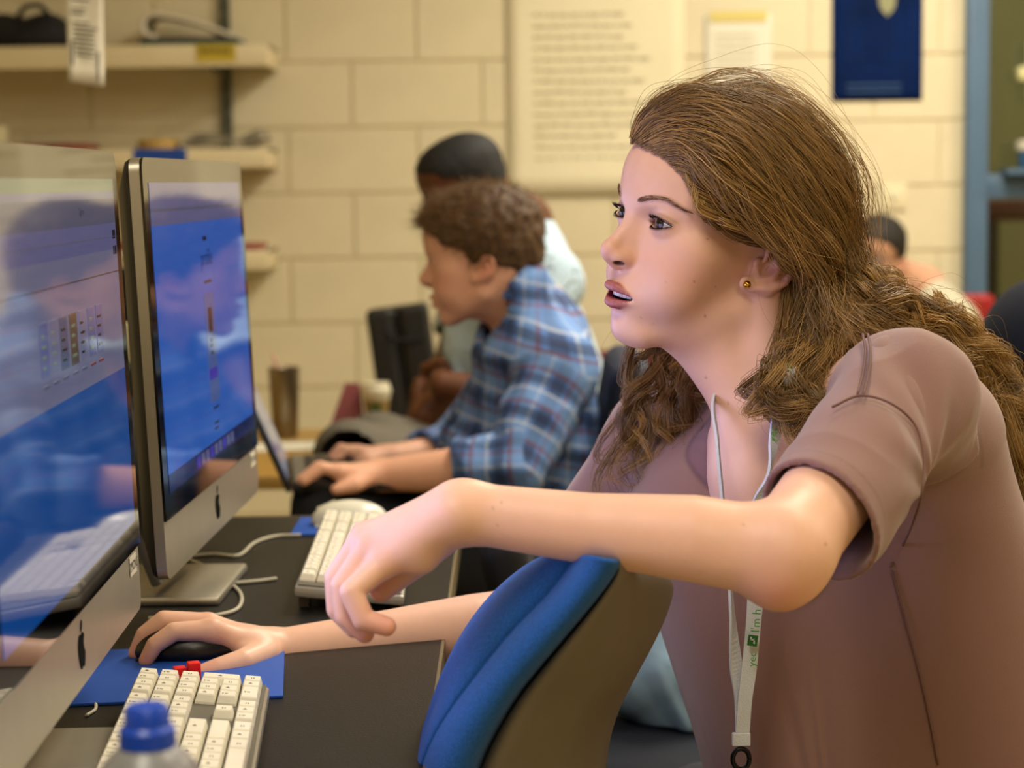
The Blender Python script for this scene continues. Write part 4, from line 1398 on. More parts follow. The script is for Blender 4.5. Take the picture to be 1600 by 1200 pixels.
cols, q = face_colors(HM, gcp, '#e2b59c', '#8e2a40', '#d28c78')
# elbow and knuckle flush
for c_, r_ in ((EL + np.array((-0.004, -0.02, -0.02)), 0.022),):
    d = np.linalg.norm(gcp - c_, axis=1) / r_
    cols = mixc(cols, np.array(rgb('#c8705c')[:3]), 0.55 * np.exp(-d * d))
for tip in (V(604, 979, 1.424), V(570, 990, 1.441), V(596, 922, 1.494), V(311, 1054, 1.792), V(228, 1036, 1.82), V(210, 1026, 1.846)):
    d = np.linalg.norm(gcp - tip, axis=1) / 0.02
    cols = mixc(cols, np.array(rgb('#cc7868')[:3]), 0.5 * np.exp(-d * d))
for kn in palm_n + kr:
    d = np.linalg.norm(gcp - kn, axis=1) / 0.012
    cols = mixc(cols, np.array(rgb('#cc8676')[:3]), 0.35 * np.exp(-d * d))
# moles
for px_, py_, Y_, r_ in ((1106, 374, None, .0013), (1102, 494, None, .0012), (1163, 594, None, .0013), (1103, 590, None, .0014), (1138, 630, None, .0011), (1020, 506, None, .0009), (1001, 497, None, .0008),
                         (783, 785, None, .0012), (770, 794, None, .0011), (777, 821, None, .0012), (1290, 850, None, .0012), (1338, 787, None, .0012), (1161, 820, None, .001), (1040, 440, None, .0009), (1085, 440, None, .0012), (1118, 448, None, .0008), (547, 983, None, .0009)):
    d0 = np.array(CAM_ROT @ Vector(((px_ - 800) / F_PX, (600 - py_) / F_PX, -1.0)).normalized()); o0 = np.array(CAM_LOC)
    rel = gcp - o0; t = rel @ d0
    per = np.linalg.norm(rel - t[:, None] * d0, axis=1)
    near = per < 0.004
    if near.any():
        tmin = t[near].min()
        w = sstep(r_ * 1.3, r_ * 0.5, per) * (t < tmin + 0.012)
        cols = mixc(cols, np.array(rgb('#6a3a28')[:3]), 0.42 * w)
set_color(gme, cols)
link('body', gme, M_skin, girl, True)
for s in (-1, 1):
    eyeball(girl, HM, s, (0.16, -1, 0.02))
# teeth
def teeth_mesh(z0, z1, yf, name):
    o = None
    xs = [-1.55, -1.15, -.78, -.42, 0.0, .42, .78, 1.15, 1.55]
    for i in range(8):
        xa, xb = xs[i], xs[i + 1]
        def yy(x): return yf + 0.34 * x * x * 0.75
        vs = []
        for (x, sgn) in ((xa + .015, 0), (xb - .015, 1)):
            for (y_, z) in ((0, z0), (-.06, (z0 + z1) / 2), (0, z1), (.35, z1), (.35, z0)):
                vs.append(HM @ Vector((x, yy(x) + y_, z)))
        fs = [(0, 1, 6, 5), (1, 2, 7, 6), (2, 3, 8, 7), (3, 4, 9, 8), (4, 0, 5, 9), (0, 4, 3, 2, 1), (5, 6, 7, 8, 9)]
        me = new_mesh('tooth', vs, fs); fix_normals(me)
        link('tooth', me, mat('tooth_enamel', '#d8d2c8', 0.2), girl, True)
teeth_mesh(-7.12, -6.35, -9.85, 'upper')
# gold ear stud
ep = HM @ Vector((7.0, -1.05, -4.25))
bm = bmesh.new(); bmesh.ops.create_uvsphere(bm, u_segments=20, v_segments=14, radius=0.0036)
bmesh.ops.translate(bm, verts=bm.verts, vec=ep)
o = bm_obj('ear_stud', bm, mat('polished_gold', '#d8a640', 0.15, metal=1.0), girl, smooth=True, world_space=True)
o['label'] = 'round gold stud in the ear lobe'
# ------------------------------------------------------------------ her hair, brows and lashes
SK = gcp[(gcp[:, 2] > 0.93)]
def body_point(px, py, lift=0.0, default=None):
    """point of the skin nearest the camera along a line of sight, lifted outward; 'default' depth where the line misses"""
    d0 = np.array((CAM_ROT @ Vector(((px - 800) / F_PX, (600 - py) / F_PX, -1.0))).normalized()); o0 = np.array(CAM_LOC)
    rel = SK - o0; t = rel @ d0
    per = np.linalg.norm(rel - t[:, None] * d0, axis=1)
    m = per < 0.0035
    if default is None or m.any():
        i = np.argmin(per + 0.02 * (t - t.min())) if not m.any() else np.nonzero(m)[0][np.argmin(t[m])]
        p = o0 + d0 * t[i]
        hc = np.array(HM @ Vector((0, 0.5, 2.0)))
        n = p - hc; n /= np.linalg.norm(n)
        return p + n * (lift if m.any() else 0.0)
    return np.array(P(px, py, default))

def guide(pts, lift=0.012):
    out = []
    for i_, q_ in enumerate(pts):
        if len(q_) == 2: out.append(body_point(q_[0], q_[1], lift * (0.05, 0.6, 1.0)[min(i_, 2)]))
        else: out.append(np.array(P(*q_)))
    return interp_curve(out, 40)

rng = np.random.default_rng(11)
TINT = []
def family(guides, n, npts, clumps, spread, wave, freq, cl=0.6, smin=0.0, smax=1.0, tjit=0.15, lay=0.006, fuzz=0.0):
    """strands flowing along a fan of guides; every strand follows a lock with waves of its own"""
    G = np.stack(guides)                       # k x 40 x 3
    k = len(guides)
    def line(s):
        x = s * (k - 1); i = min(int(x), k - 2) if k > 1 else 0
        return G[0] if k == 1 else G[i] * (1 - (x - i)) + G[i + 1] * (x - i)
    out = []
    for c in range(clumps):
        s0 = smin + (smax - smin) * rng.random()
        ph = rng.random(3) * 6.28; fr = freq * (0.8 + 0.4 * rng.random()); am = wave * (0.6 + 0.8 * rng.random())
        coff = rng.normal(size=3) * lay
        dirs = rng.normal(size=(2, 3)); dirs /= np.linalg.norm(dirs, axis=1)[:, None]
        m = n // clumps
        ct = rng.random()
        for j in range(m):
            s = np.clip(s0 + rng.normal() * spread / max(k - 1, 1), 0, 1)
            L = line(s) * (1 - cl) + line(s0) * cl
            t = np.linspace(0, 1, 40)[:, None]
            root = line(s)
            w = sstep(0.0, 0.5, t)
            L = root * (1 - w) + L * w
            L = L + coff * w + rng.normal(size=3) * lay * 0.55 * (0.3 + 0.7 * t)
            wv = np.sin(t * fr * 6.28 + ph[0]) * dirs[0] + np.cos(t * fr * 5.1 + ph[1]) * dirs[1]
            L = L + wv * am * (0.35 * sstep(0.05, 0.25, t) + 0.65 * t)
            L = L + (np.sin(t * fr * 17 + ph[2]) * dirs[1]) * am * 0.16 * sstep(0.1, 0.5, t)
            f2 = rng.normal(size=3) * (fuzz * (rng.random() ** 2))
            L = L + f2 * np.sin(t * (3 + 5 * rng.random()) + rng.random() * 6) * t
            t0 = rng.random() * tjit * 0.6; t1 = 1 - rng.random() * tjit * 2
            u = np.linspace(t0, t1, npts) * 39
            i = np.clip(u.astype(int), 0, 38); fr_ = (u - i)[:, None]
            out.append(L[i] * (1 - fr_) + L[i + 1] * fr_)
            TINT.append(np.clip(0.7 * ct + 0.3 * rng.random() + 0.1 * rng.normal(), 0, 1))
    return out

# crown: from the front hairline back over the head
A = [guide([(990, 222), (1000, 198), (1042, 172), (1105, 163), (1185, 174), (1248, 216), (1294, 292), (1324, 388), (1375, 468, 1.80), (1435, 520, 1.84), (1510, 575, 1.87)], 0.018),
     guide([(988, 226), (1022, 198), (1085, 182), (1160, 192), (1222, 240), (1270, 316), (1315, 400), (1350, 460, 1.77), (1410, 500, 1.79), (1480, 530, 1.84)], 0.020),
     guide([(990, 224), (1040, 203), (1105, 206), (1165, 240), (1212, 305), (1255, 380), (1295, 445), (1340, 488, 1.75), (1395, 512, 1.75), (1450, 535, 1.80)], 0.021),
     guide([(1010, 232), (1062, 228), (1112, 248), (1155, 290), (1198, 340), (1240, 400), (1280, 460), (1310, 505, 1.73), (1345, 535, 1.72), (1390, 540, 1.74)], 0.019),
     guide([(1042, 250), (1078, 258), (1112, 285), (1146, 320), (1190, 346), (1238, 370), (1278, 430, 1.748), (1282, 510, 1.735), (1290, 570, 1.71), (1300, 605, 1.71)], 0.016),
     guide([(1068, 276), (1090, 294), (1112, 322), (1142, 345), (1190, 354), (1244, 368, 1.752), (1272, 415, 1.756), (1268, 500, 1.745), (1250, 575, 1.71), (1262, 625, 1.69), (1290, 610, 1.70)], 0.012),
     guide([(1084, 304), (1098, 328), (1118, 352), (1150, 362), (1198, 362), (1240, 374, 1.757), (1266, 418, 1.764), (1252, 490, 1.755), (1200, 570, 1.70), (1205, 632, 1.68), (1258, 640, 1.68), (1295, 600, 1.70)], 0.008)]
cur = family(A, 8000, 30, 125, 0.13, 0.0140, 3.4, cl=0.84, lay=0.0042, fuzz=0.010)
# loose surface strands that break the smooth sweep
cur += family([a_ + np.array((0, -0.006, 0.004)) for a_ in A[:5]], 1200, 24, 150, 0.5, 0.014, 2.6, cl=0.6, lay=0.006, fuzz=0.016)
# far side of the head, swept back and hanging in front of the far shoulder
Bk = [guide([(1130, 150), (1090, 140, 1.84), (1040, 170, 1.88), (1010, 300, 1.91), (1010, 450, 1.915), (1000, 560, 1.90), (975, 640, 1.89), (962, 720, 1.88), (955, 790, 1.87)], 0.02),
      guide([(1150, 150), (1100, 160, 1.87), (1060, 260, 1.91), (1040, 420, 1.92), (1030, 540, 1.91), (1010, 620, 1.89), (985, 690, 1.88), (968, 780, 1.87)], 0.02),
      guide([(1170, 150), (1120, 170, 1.89), (1080, 300, 1.92), (1062, 460, 1.92), (1062, 560, 1.90), (1062, 640, 1.875), (1052, 710, 1.86), (1035, 780, 1.85)], 0.02),
      guide([(1190, 150), (1140, 180, 1.89), (1105, 330, 1.92), (1095, 480, 1.92), (1088, 580, 1.885), (1092, 660, 1.865), (1108, 730, 1.85), (1090, 790, 1.84)], 0.02)]
cur += family(Bk, 1300, 34, 24, 0.03, 0.018, 4.6, cl=0.94, lay=0.0045, tjit=0.12, fuzz=0.010)
# mass behind the ear falling on the collar
Cc = [guide([(1240, 300), (1282, 385, 1.752), (1282, 450, 1.757), (1250, 518, 1.74), (1208, 572, 1.70), (1185, 612, 1.685), (1212, 648, 1.675), (1262, 645, 1.68)], 0.02),
      guide([(1260, 320), (1288, 410), (1288, 480, 1.75), (1262, 540, 1.725), (1238, 590, 1.70), (1238, 630, 1.69), (1270, 640, 1.69), (1295, 615, 1.70)], 0.02),
      guide([(1280, 340), (1305, 430), (1312, 500, 1.755), (1295, 560, 1.73), (1280, 600, 1.715), (1288, 630, 1.70), (1302, 610, 1.70)], 0.02),
      guide([(1290, 340), (1318, 430), (1335, 500, 1.755), (1330, 540, 1.73), (1318, 575, 1.715), (1310, 600, 1.71)], 0.02)]
cur += family(Cc, 3200, 28, 50, 0.12, 0.014, 3.2, cl=0.86, lay=0.006, fuzz=0.009)
# long hair down the back, spilling past the shoulder
Dd = [guide([(1285, 330), (1320, 420), (1365, 478, 1.745), (1430, 500, 1.76), (1495, 545, 1.79), (1540, 620, 1.81), (1570, 690, 1.83), (1590, 770, 1.84), (1602, 850, 1.85)], 0.022),
      guide([(1300, 310), (1330, 415), (1385, 478, 1.775), (1455, 508, 1.80), (1515, 565, 1.83), (1565, 630, 1.85), (1592, 710, 1.86), (1615, 800, 1.87)], 0.022),
      guide([(1310, 290), (1340, 395, 1.80), (1400, 470, 1.82), (1470, 512, 1.85), (1535, 580, 1.87), (1585, 650, 1.89), (1612, 740, 1.90), (1630, 820, 1.91)], 0.022)]
cur += family(Dd, 4200, 38, 70, 0.13, 0.019, 5.2, cl=0.86, lay=0.008, tjit=0.16, fuzz=0.014)
# fly-away strands
fl = family(A[:5], 620, 22, 310, 0.4, 0.012, 2.4, cl=0.2, lay=0.007, fuzz=0.034)
hc0 = np.array(HM @ Vector((0, 0.5, 2.0)))
for c_ in fl:
    n_ = c_ - hc0; n_ /= np.linalg.norm(n_, axis=1)[:, None]
    c_ += n_ * (0.004 + 0.014 * rng.random()) * np.sin(np.linspace(0, 3.1, len(c_)))[:, None]
fl += family(Bk, 60, 24, 40, 0.5, 0.02, 2.2, cl=0.2, lay=0.01, fuzz=0.02)
fl += family(Dd, 160, 26, 90, 0.5, 0.02, 3.2, cl=0.2, lay=0.012, fuzz=0.03)
M_hair = hair_mat('light_brown_hair', '#3a240c', '#ba9150', 0.30, 0.5, True)
strands('hair', cur, rng.uniform(0.00022, 0.00040, len(cur)), M_hair, girl, tip=0.35, tint=TINT[:len(cur)])
strands('stray_hair', fl, 0.00013, M_hair, girl, tip=0.4, tint=TINT[len(cur):])
# under-layer of the hair: a full soft volume below the strands
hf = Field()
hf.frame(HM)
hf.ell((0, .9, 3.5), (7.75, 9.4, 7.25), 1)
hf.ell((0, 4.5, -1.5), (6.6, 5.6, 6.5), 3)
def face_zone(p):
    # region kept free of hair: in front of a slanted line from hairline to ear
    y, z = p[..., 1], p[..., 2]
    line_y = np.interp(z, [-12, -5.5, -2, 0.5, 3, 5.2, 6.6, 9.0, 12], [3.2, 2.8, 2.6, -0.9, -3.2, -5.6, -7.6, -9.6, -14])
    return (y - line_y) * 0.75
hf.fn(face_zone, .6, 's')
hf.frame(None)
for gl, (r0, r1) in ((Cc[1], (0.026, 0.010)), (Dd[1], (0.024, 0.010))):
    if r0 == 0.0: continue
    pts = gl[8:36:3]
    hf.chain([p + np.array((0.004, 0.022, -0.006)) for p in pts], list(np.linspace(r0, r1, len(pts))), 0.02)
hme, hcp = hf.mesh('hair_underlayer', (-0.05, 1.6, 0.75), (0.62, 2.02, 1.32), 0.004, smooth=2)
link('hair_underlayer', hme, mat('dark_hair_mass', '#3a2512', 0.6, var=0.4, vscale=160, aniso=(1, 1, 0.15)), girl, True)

# eyebrows and lashes (built in the head's frame)
def hl(p): return np.array(HM @ Vector(p))
rng = np.random.default_rng(3)
brow, lash = [], []
sk_loc = loc_pts(HM, SK)
front = sk_loc[(sk_loc[:, 1] < -4) & (np.abs(sk_loc[:, 0]) < 7) & (sk_loc[:, 2] > -1) & (sk_loc[:, 2] < 5)]
def face_y(x, z):
    d = (front[:, 0] - x) ** 2 + (front[:, 2] - z) ** 2
    i = np.argsort(d)[:12]
    return front[i, 1].min()
for s in (-1, 1):
    for k in range(230):
        t = rng.random()
        x = 1.35 + 3.95 * t
        zc = 1.62 + 0.62 * math.sin(min(t / 0.62, 1.0) * math.pi / 2) - 0.75 * max(0, t - 0.62) / 0.38
        wd = 0.27 * (1 - 0.75 * t) * (0.7 + 0.5 * min(1, t * 6))
        z = zc + rng.uniform(-1, 1) * wd
        y = face_y(s * x, z) - 0.01
        L = 0.55 + 0.25 * rng.random()
        up = 0.45 * (1 - t) - 0.25 * t
        x2, z2 = x + L * 0.9, z + L * up - (0.3 * (z - zc))
        y2 = face_y(s * min(x2, 5.6), z2) - 0.05
        xm, zm = (x + x2) / 2, (z + z2) / 2 + 0.03
        brow.append(np.array([hl((s * x, y, z)), hl((s * xm, min((y + y2) / 2, face_y(s * xm, zm)) - 0.05, zm)), hl((s * x2, y2, z2))]))
    for up_, hh, n in ((1, 0.50, 90), (-1, -0.40, 55)):
        a_ = 1.42
        Rr = (a_ * a_ + hh * hh) / (2 * abs(hh))
        for k in range(n):
            u = -1.25 + 2.6 * (k + rng.random()) / n
            sh = -0.12 if up_ > 0 else 0.05
            w = (abs(hh) - Rr + math.sqrt(max(Rr * Rr - (u - sh) ** 2, 0.01))) * up_ + 0.06 * u
            base = Vector((s * (3.1 + u), 0, w))
            rr2 = 1.40 ** 2 - u * u - w * w
            base.y = -7.6 - math.sqrt(max(rr2, 0.05))
            L = (0.75 if up_ > 0 else 0.4) * (0.7 + 0.4 * rng.random()) * (0.75 + 0.25 * (u + 1.3) / 2.6)
            fan = 0.35 * u + rng.normal() * 0.1
            pts = []
            for t in (0, 0.35, 0.7, 1.0):
                o_ = Vector((s * fan * t * L, -L * (0.95 * t - 0.25 * t * t), up_ * L * (0.10 * t + 0.55 * t * t) - (0.12 * t if up_ > 0 else 0)))
                pts.append(hl(base + o_))
            lash.append(np.array(pts))
M_brow = hair_mat('brow_hair', '#5c3d2a', '#7a563e', 0.6, 0.2)
strands('eyebrow_hair', brow, 0.00009, M_brow, girl, tip=0.3)
strands('eyelash', lash, 0.00019, hair_mat('lash_hair', '#0a0706', '#140c08', 0.5, 0.2), girl, tip=0.25)
# ------------------------------------------------------------------ her clothes
M_shirt = mat('mauve_jersey', '#9a7468', 0.85, attr='col', sheen=0.25, bump=0.12, bscale=900)
lat = (SL - SR) / np.linalg.norm(SL - SR)
MID = (SL + SR) / 2
PV = np.array(P(1475, 1340, 1.96))
def shirt_ops(f, t):
    f.cone(np.array(P(1432, 690, 1.745)), np.array(P(1450, 1260, 1.90)), 0.078 - t, 0.170 - t, 0.03)
    f.cone(MID - lat * 0.085 + np.array((0.0, 0, -0.085)), PV - lat * 0.07, 0.092 - t, 0.150 - t, 0.06)
    f.cone(C7 + np.array((0.005, 0.0, -0.048)), SL + np.array((0.005, 0, -0.010)), 0.064 - t, 0.052 - t, 0.05)
    f.cone(C7 + np.array((0.0, 0, -0.055)), SR + np.array((0, 0, -0.012)), 0.066 - t, 0.056 - t, 0.05)
    f.cone(np.array(P(1150, 840, 1.83)), np.array(P(1290, 1240, 1.84)), 0.070 - t, 0.10 - t, 0.07)
    f.cone(SL, SL + (EL - SL) * 0.86 + np.array((0.006, 0, -0.006)), 0.050 - t, 0.051 - t, 0.03)
    f.cone(SR, SR + (ER - SR) * 0.62, 0.060 - t, 0.062 - t, 0.035)
sf = Field()
shirt_ops(sf, 0.0)
T_ = 0.005
inner = Field(); shirt_ops(inner, T_)
sf.fn(lambda p: inner.ev(p), 0.0, 's')
# openings: sleeves, neck, hem
ax = (EL - SL) / np.linalg.norm(EL - SL)
ce = SL + (EL - SL) * 0.77
cutn = Vector(ax) + Vector((-0.25, 0.05, 0.0))
cutn = np.array(cutn.normalized())
def cut_at(c, n, rad):
    return lambda p: np.maximum(-((p - c) @ n), np.linalg.norm(p - c - n * 0.04, axis=-1) - rad)
sf.fn(cut_at(ce, cutn, 0.115), 0.0, 's')
axr = (ER - SR) / np.linalg.norm(ER - SR)
sf.fn(cut_at(SR + (ER - SR) * 0.56, axr, 0.10), 0.0, 's')
neck_hole = Field()
neck_hole.cone(NK, C7 + np.array((-0.020, 0.0, 0.0)), 0.066, 0.054, 0.02)
neck_hole.cone(NKf, np.array(P(1172, 728, 1.69)), 0.05, 0.050, 0.03)
neck_hole.cone(np.array(P(1100, 640, 1.79)), np.array(P(1150, 740, 1.70)), 0.04, 0.042, 0.03)
neck_hole.cone(np.array(P(1172, 728, 1.69)), np.array(P(1168, 762, 1.67)), 0.050, 0.028, 0.03)
sf.fn(lambda p: neck_hole.ev(p), 0.004, 's')
sf.plane((0, 0, 0.60), (0, 0, -1))
sme, scp = sf.mesh('t_shirt', (0.0, 1.40, 0.57), (0.66, 2.22, 1.14), 0.0026, smooth=2)
# folds: displacement along the normals
nr = np.zeros(len(scp) * 3); sme.vertices.foreach_get('normal', nr); nr = nr.reshape(-1, 3)
ts = np.clip(((scp - SL) @ ax) / np.linalg.norm(EL - SL), -1, 1)
dsl = np.linalg.norm((scp - SL) - ((scp - SL) @ ax)[:, None] * ax, axis=1)
onsl = (ts > -0.1) * (dsl < 0.085) * (scp[:, 1] < 1.75)
ang = np.arctan2((scp - SL) @ np.cross(ax, lat), (scp - SL) @ lat)
h1 = (PV - MID); Lh = np.linalg.norm(h1); h1 = h1 / Lh
fw = np.cross(np.array((0, 0, 1.0)), -lat); fw /= np.linalg.norm(fw)
u_ = (scp - MID) @ h1; ang2 = np.arctan2((scp - MID) @ fw, (scp - MID) @ lat)
fold = 0.0035 * (1 - np.abs(vnoise(np.stack([ang2 * 3.2, u_ * 3.0, scp[:, 2] * 0], 1), 8))) * sstep(0.05, 0.30, u_)
fold += 0.0030 * vnoise(np.stack([scp[:, 0] * 16, scp[:, 1] * 16, scp[:, 2] * 9], 1), 2)
fold += onsl * 0.0026 * (1 - np.abs(vnoise(np.stack([ang * 1.5 + ts * 3.0, ts * 4.0, ts * 0], 1), 21)) * 1.6)
# diagonal pulls from the armpit
ap = np.array(P(1400, 760, 1.60))
da = scp - ap
th = np.arctan2(da[:, 2], da[:, 0] + da[:, 1] * 0.5); ra = np.linalg.norm(da, axis=1)
fold += 0.0018 * np.sin(th * 11 + vnoise(scp * 14, 4) * 1.5) * np.exp(-(ra / 0.16) ** 2) * sstep(0.02, 0.07, ra)
hm_ = -((scp - ce) @ cutn)
fold *= np.where(onsl > 0, sstep(-0.002, 0.03, hm_), 1.0)
scp2 = scp + nr * fold[:, None]
sme.vertices.foreach_set('co', scp2.ravel()); sme.update()
def shirt_point(px, py):
    d0 = np.array((CAM_ROT @ Vector(((px - 800) / F_PX, (600 - py) / F_PX, -1.0))).normalized()); o0 = np.array(CAM_LOC)
    rel = scp2 - o0; t = rel @ d0; per = np.linalg.norm(rel - t[:, None] * d0, axis=1)
    m = np.nonzero(per < 0.006)[0]
    i = m[np.argmin(t[m])] if len(m) else np.argmin(per)
    return Vector(o0 + d0 * (t[i] - 0.0006))
M_seam = mat('seam_thread', '#6a4c44', 0.8)
for nm, pts in (('sleeve_seam', [(1300, 636), (1345, 618), (1395, 632), (1432, 668), (1444, 725), (1436, 790), (1412, 850), (1392, 886)]),
                ('shoulder_seam', [(1348, 522), (1352, 548), (1348, 585), (1340, 616)]), ('shoulder_seam', [(1356, 522), (1360, 548), (1357, 585), (1349, 617)]),
                ('side_seam', [(1394, 892), (1412, 960), (1434, 1040), (1452, 1120), (1466, 1195)])):
    tube(nm, [shirt_point(*p_) for p_ in pts], 0.0011, M_seam, girl, seg=6, n=6, world_space=True)
sc_ = np.tile(np.array(rgb('#82615a')[:3]), (len(scp), 1))
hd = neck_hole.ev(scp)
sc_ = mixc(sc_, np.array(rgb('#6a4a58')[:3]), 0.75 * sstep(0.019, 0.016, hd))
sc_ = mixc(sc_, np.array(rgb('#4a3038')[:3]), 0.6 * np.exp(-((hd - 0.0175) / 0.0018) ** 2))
# sewn hem of the sleeve and the armhole seam
hm_ = -((scp - ce) @ cutn)
sc_ = mixc(sc_, np.array(rgb('#6a4a42')[:3]), 0.5 * onsl * np.exp(-((hm_ - 0.016) / 0.0014) ** 2))
sc_ = mixc(sc_, np.array(rgb('#5c4038')[:3]), 0.45 * (dsl < 0.10) * (scp[:, 1] < 1.80) * np.exp(-((ts + 0.12 - 0.0) / 0.008) ** 2))
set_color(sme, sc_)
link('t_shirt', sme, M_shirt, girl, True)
# ------------------------------------------------------------------ blue upholstered chair in front, lanyard, cloth on the chair behind
M_bluefab = mat('blue_upholstery', '#125296', 0.9, var=0.25, vscale=500, bump=0.35, bscale=900, sheen=0.08)
M_shell = mat('grey_chair_shell', '#6b6252', 0.55, var=0.06, vscale=8)
chair = empty('office_chair', (-0.05, 1.62, 0), label='blue upholstered office chair with grey back shell under her forearm', cat='chair')
ST = [  # L, C, B, R pixels of the backrest from the top to the bottom
    ((872, 862), (900, 864), (962, 872), (985, 884)),
    ((847, 866), (896, 871), (970, 882), (1009, 902)),
    ((806, 894), (880, 897), (950, 912), (1003, 935)),
    ((770, 927), (858, 926), (924, 945), (991, 969)),
    ((738, 968), (824, 960), (891, 984), (973, 1008)),
    ((714, 1008), (788, 997), (858, 1022), (952, 1046)),
    ((698, 1042), (757, 1037), (832, 1053), (935, 1079)),
    ((683, 1078), (725, 1078), (805, 1085), (917, 1113)),
    ((668, 1125), (690, 1124), (775, 1132), (904, 1150)),
    ((652, 1175), (662, 1176), (748, 1182), (896, 1190)),
    ((646, 1225), (648, 1226), (728, 1230), (892, 1235)),
    ((660, 1300), (664, 1301), (735, 1304), (895, 1308)),
    ((690, 1380), (696, 1381), (760, 1384), (900, 1388))]
Wd = Vector((0.02, 0.26, -0.060))
cush, shell = [], []
for i, (L, C, B_, R_) in enumerate(ST):
    yb = 1.405 + 0.006 * i
    pl, pc, pb, pr_ = P(*L, yb + 0.085), P(*C, yb + 0.028), P(*B_, yb), P(*R_, yb + 0.075)
    def bul(a, b, amt): return (a + b) / 2 + Vector((-0.002, -amt, amt * 0.35))
    pcn = pc + Vector((0.0015, 0.007, -0.001))
    w = Wd * (0.75 if i == 0 else (0.92 if i == 1 else 1.0))
    cush.append([pl + w, pl + w * 0.5 + Vector((-0.02, 0, 0)), pl, bul(pl, pc, 0.012), pc.lerp(pl, 0.06), pcn, pc.lerp(pb, 0.06), bul(pc, pb, 0.016), pb.lerp(pc, 0.05) + Vector((0, -0.003, 0)), pb + Vector((0.006, 0.02, 0)), pb + w * 0.9 + Vector((0.0, -0.03, 0)), pb + w])
    shell.append([pb + Vector((-0.004, -0.003, 0)), bul(pb, pr_, 0.010), pr_.lerp(pb, .1), pr_, pr_ + w * 0.5 + Vector((0.035, 0, 0)), pr_ + w, pb + w - Vector((0.004, 0.01, 0)), pb + w * 0.5 + Vector((0.006, 0, 0))])
def loft(name, rings, m, parent):
    n = len(rings[0]); vs = [v for r_ in rings for v in r_]
    fs = [(i * n + k, i * n + (k + 1) % n, (i + 1) * n + (k + 1) % n, (i + 1) * n + k) for i in range(len(rings) - 1) for k in range(n)]
    fs += [tuple(reversed(range(n))), tuple((len(rings) - 1) * n + k for k in range(n))]
    me = new_mesh(name, vs, fs, True); fix_normals(me)
    o = link(name, me, m, parent, True)
    md = o.modifiers.new('soft', 'SUBSURF'); md.levels = 2; md.render_levels = 2
    return o
loft('back_cushion', cush, M_bluefab, chair)
loft('back_shell', shell, M_shell, chair)
low = (shell[-1][1] + shell[-1][5]) / 2
M_chairmetal = mat('black_chair_metal', '#101114', 0.4, metal=0.6)
tube('back_support', [low, low + Vector((-0.03, 0, -0.1)), Vector((-0.06, 1.60, 0.42)), Vector((-0.16, 1.60, 0.40))], 0.02, M_chairmetal, chair, world_space=True)
f = Field(); f.rbox((-0.22, 1.60, 0.45), (0.44, 0.44, 0.07), 0.03)
me, _ = f.mesh('seat', (-0.48, 1.34, 0.38), (0.04, 1.86, 0.52), 0.008); link('seat', me, M_bluefab, chair, True)
tube('gas_column', [Vector((-0.22, 1.60, 0.41)), Vector((-0.22, 1.60, 0.09))], 0.025, M_chairmetal, chair, smooth_path=False, world_space=True)
for k in range(5):
    a = R(72 * k + 20)
    tip = Vector((-0.22 + 0.28 * math.cos(a), 1.60 + 0.28 * math.sin(a), 0.07))
    lg = tube('base_leg', [Vector((-0.22, 1.60, 0.10)), tip], 0.017, M_chairmetal, chair, smooth_path=False, world_space=True)
    bm = bmesh.new(); bmesh.ops.create_cone(bm, cap_ends=True, segments=16, radius1=0.028, radius2=0.028, depth=0.03, matrix=Matrix.Translation(tip + Vector((0, 0, -0.04))) @ Matrix.Rotation(R(90), 4, 'X'))
    bm_obj('caster', bm, M_chairmetal, chair, world_space=True)

# ------------------------------------------------------------------ her trousers and chair (below the frame)
hip = Vector(PV)
jf = Field()
jf.ell(hip, (0.15, 0.17, 0.11), 0.03)
kl, kr_ = Vector((0.20, 1.62, 0.50)), Vector((0.20, 2.04, 0.50))
jf.cone(hip + Vector((0, -0.08, 0)), kl, 0.088, 0.062, 0.05).cone(hip + Vector((0, 0.08, 0)), kr_, 0.088, 0.062, 0.05)
al_, ar_ = Vector((0.27, 1.60, 0.10)), Vector((0.27, 2.06, 0.10))
jf.cone(kl, al_, 0.06, 0.042, 0.03).cone(kr_, ar_, 0.06, 0.042, 0.03)
me, _ = jf.mesh('trousers', (0.05, 1.45, 0.02), (0.75, 2.25, 0.72), 0.008)
link('trousers', me, mat('dark_trousers', '#23252c', 0.8), girl, True)
for a_ in (al_, ar_):
    f = Field(); f.ell(a_ + Vector((-0.06, 0, -0.055)), (0.12, 0.042, 0.045), 0.02).plane(a_ + Vector((0, 0, -0.098)), (0, 0, -1), 0.005)
    me, _ = f.mesh('shoe', a_ - Vector((0.25, 0.1, 0.12)), a_ + Vector((0.15, 0.1, 0.06)), 0.006); link('shoe', me, mat('dark_shoe', '#15151a', 0.6), girl, True)
gch = empty('stool', (hip.x, hip.y, 0), label='round black swivel stool beneath the young woman in mauve', cat='stool')
lathe('seat', [(0, hip.z - 0.16), (0.19, hip.z - 0.16), (0.20, hip.z - 0.14), (0.19, hip.z - 0.112), (0, hip.z - 0.108)], M_black, gch, seg=32)
lathe('column', [(0.022, 0.06), (0.022, hip.z - 0.16)], M_chairmetal, gch, seg=20)
lathe('base', [(0.24, 0.0), (0.24, 0.02), (0.06, 0.05), (0.0, 0.06)], M_chairmetal, gch, seg=32)

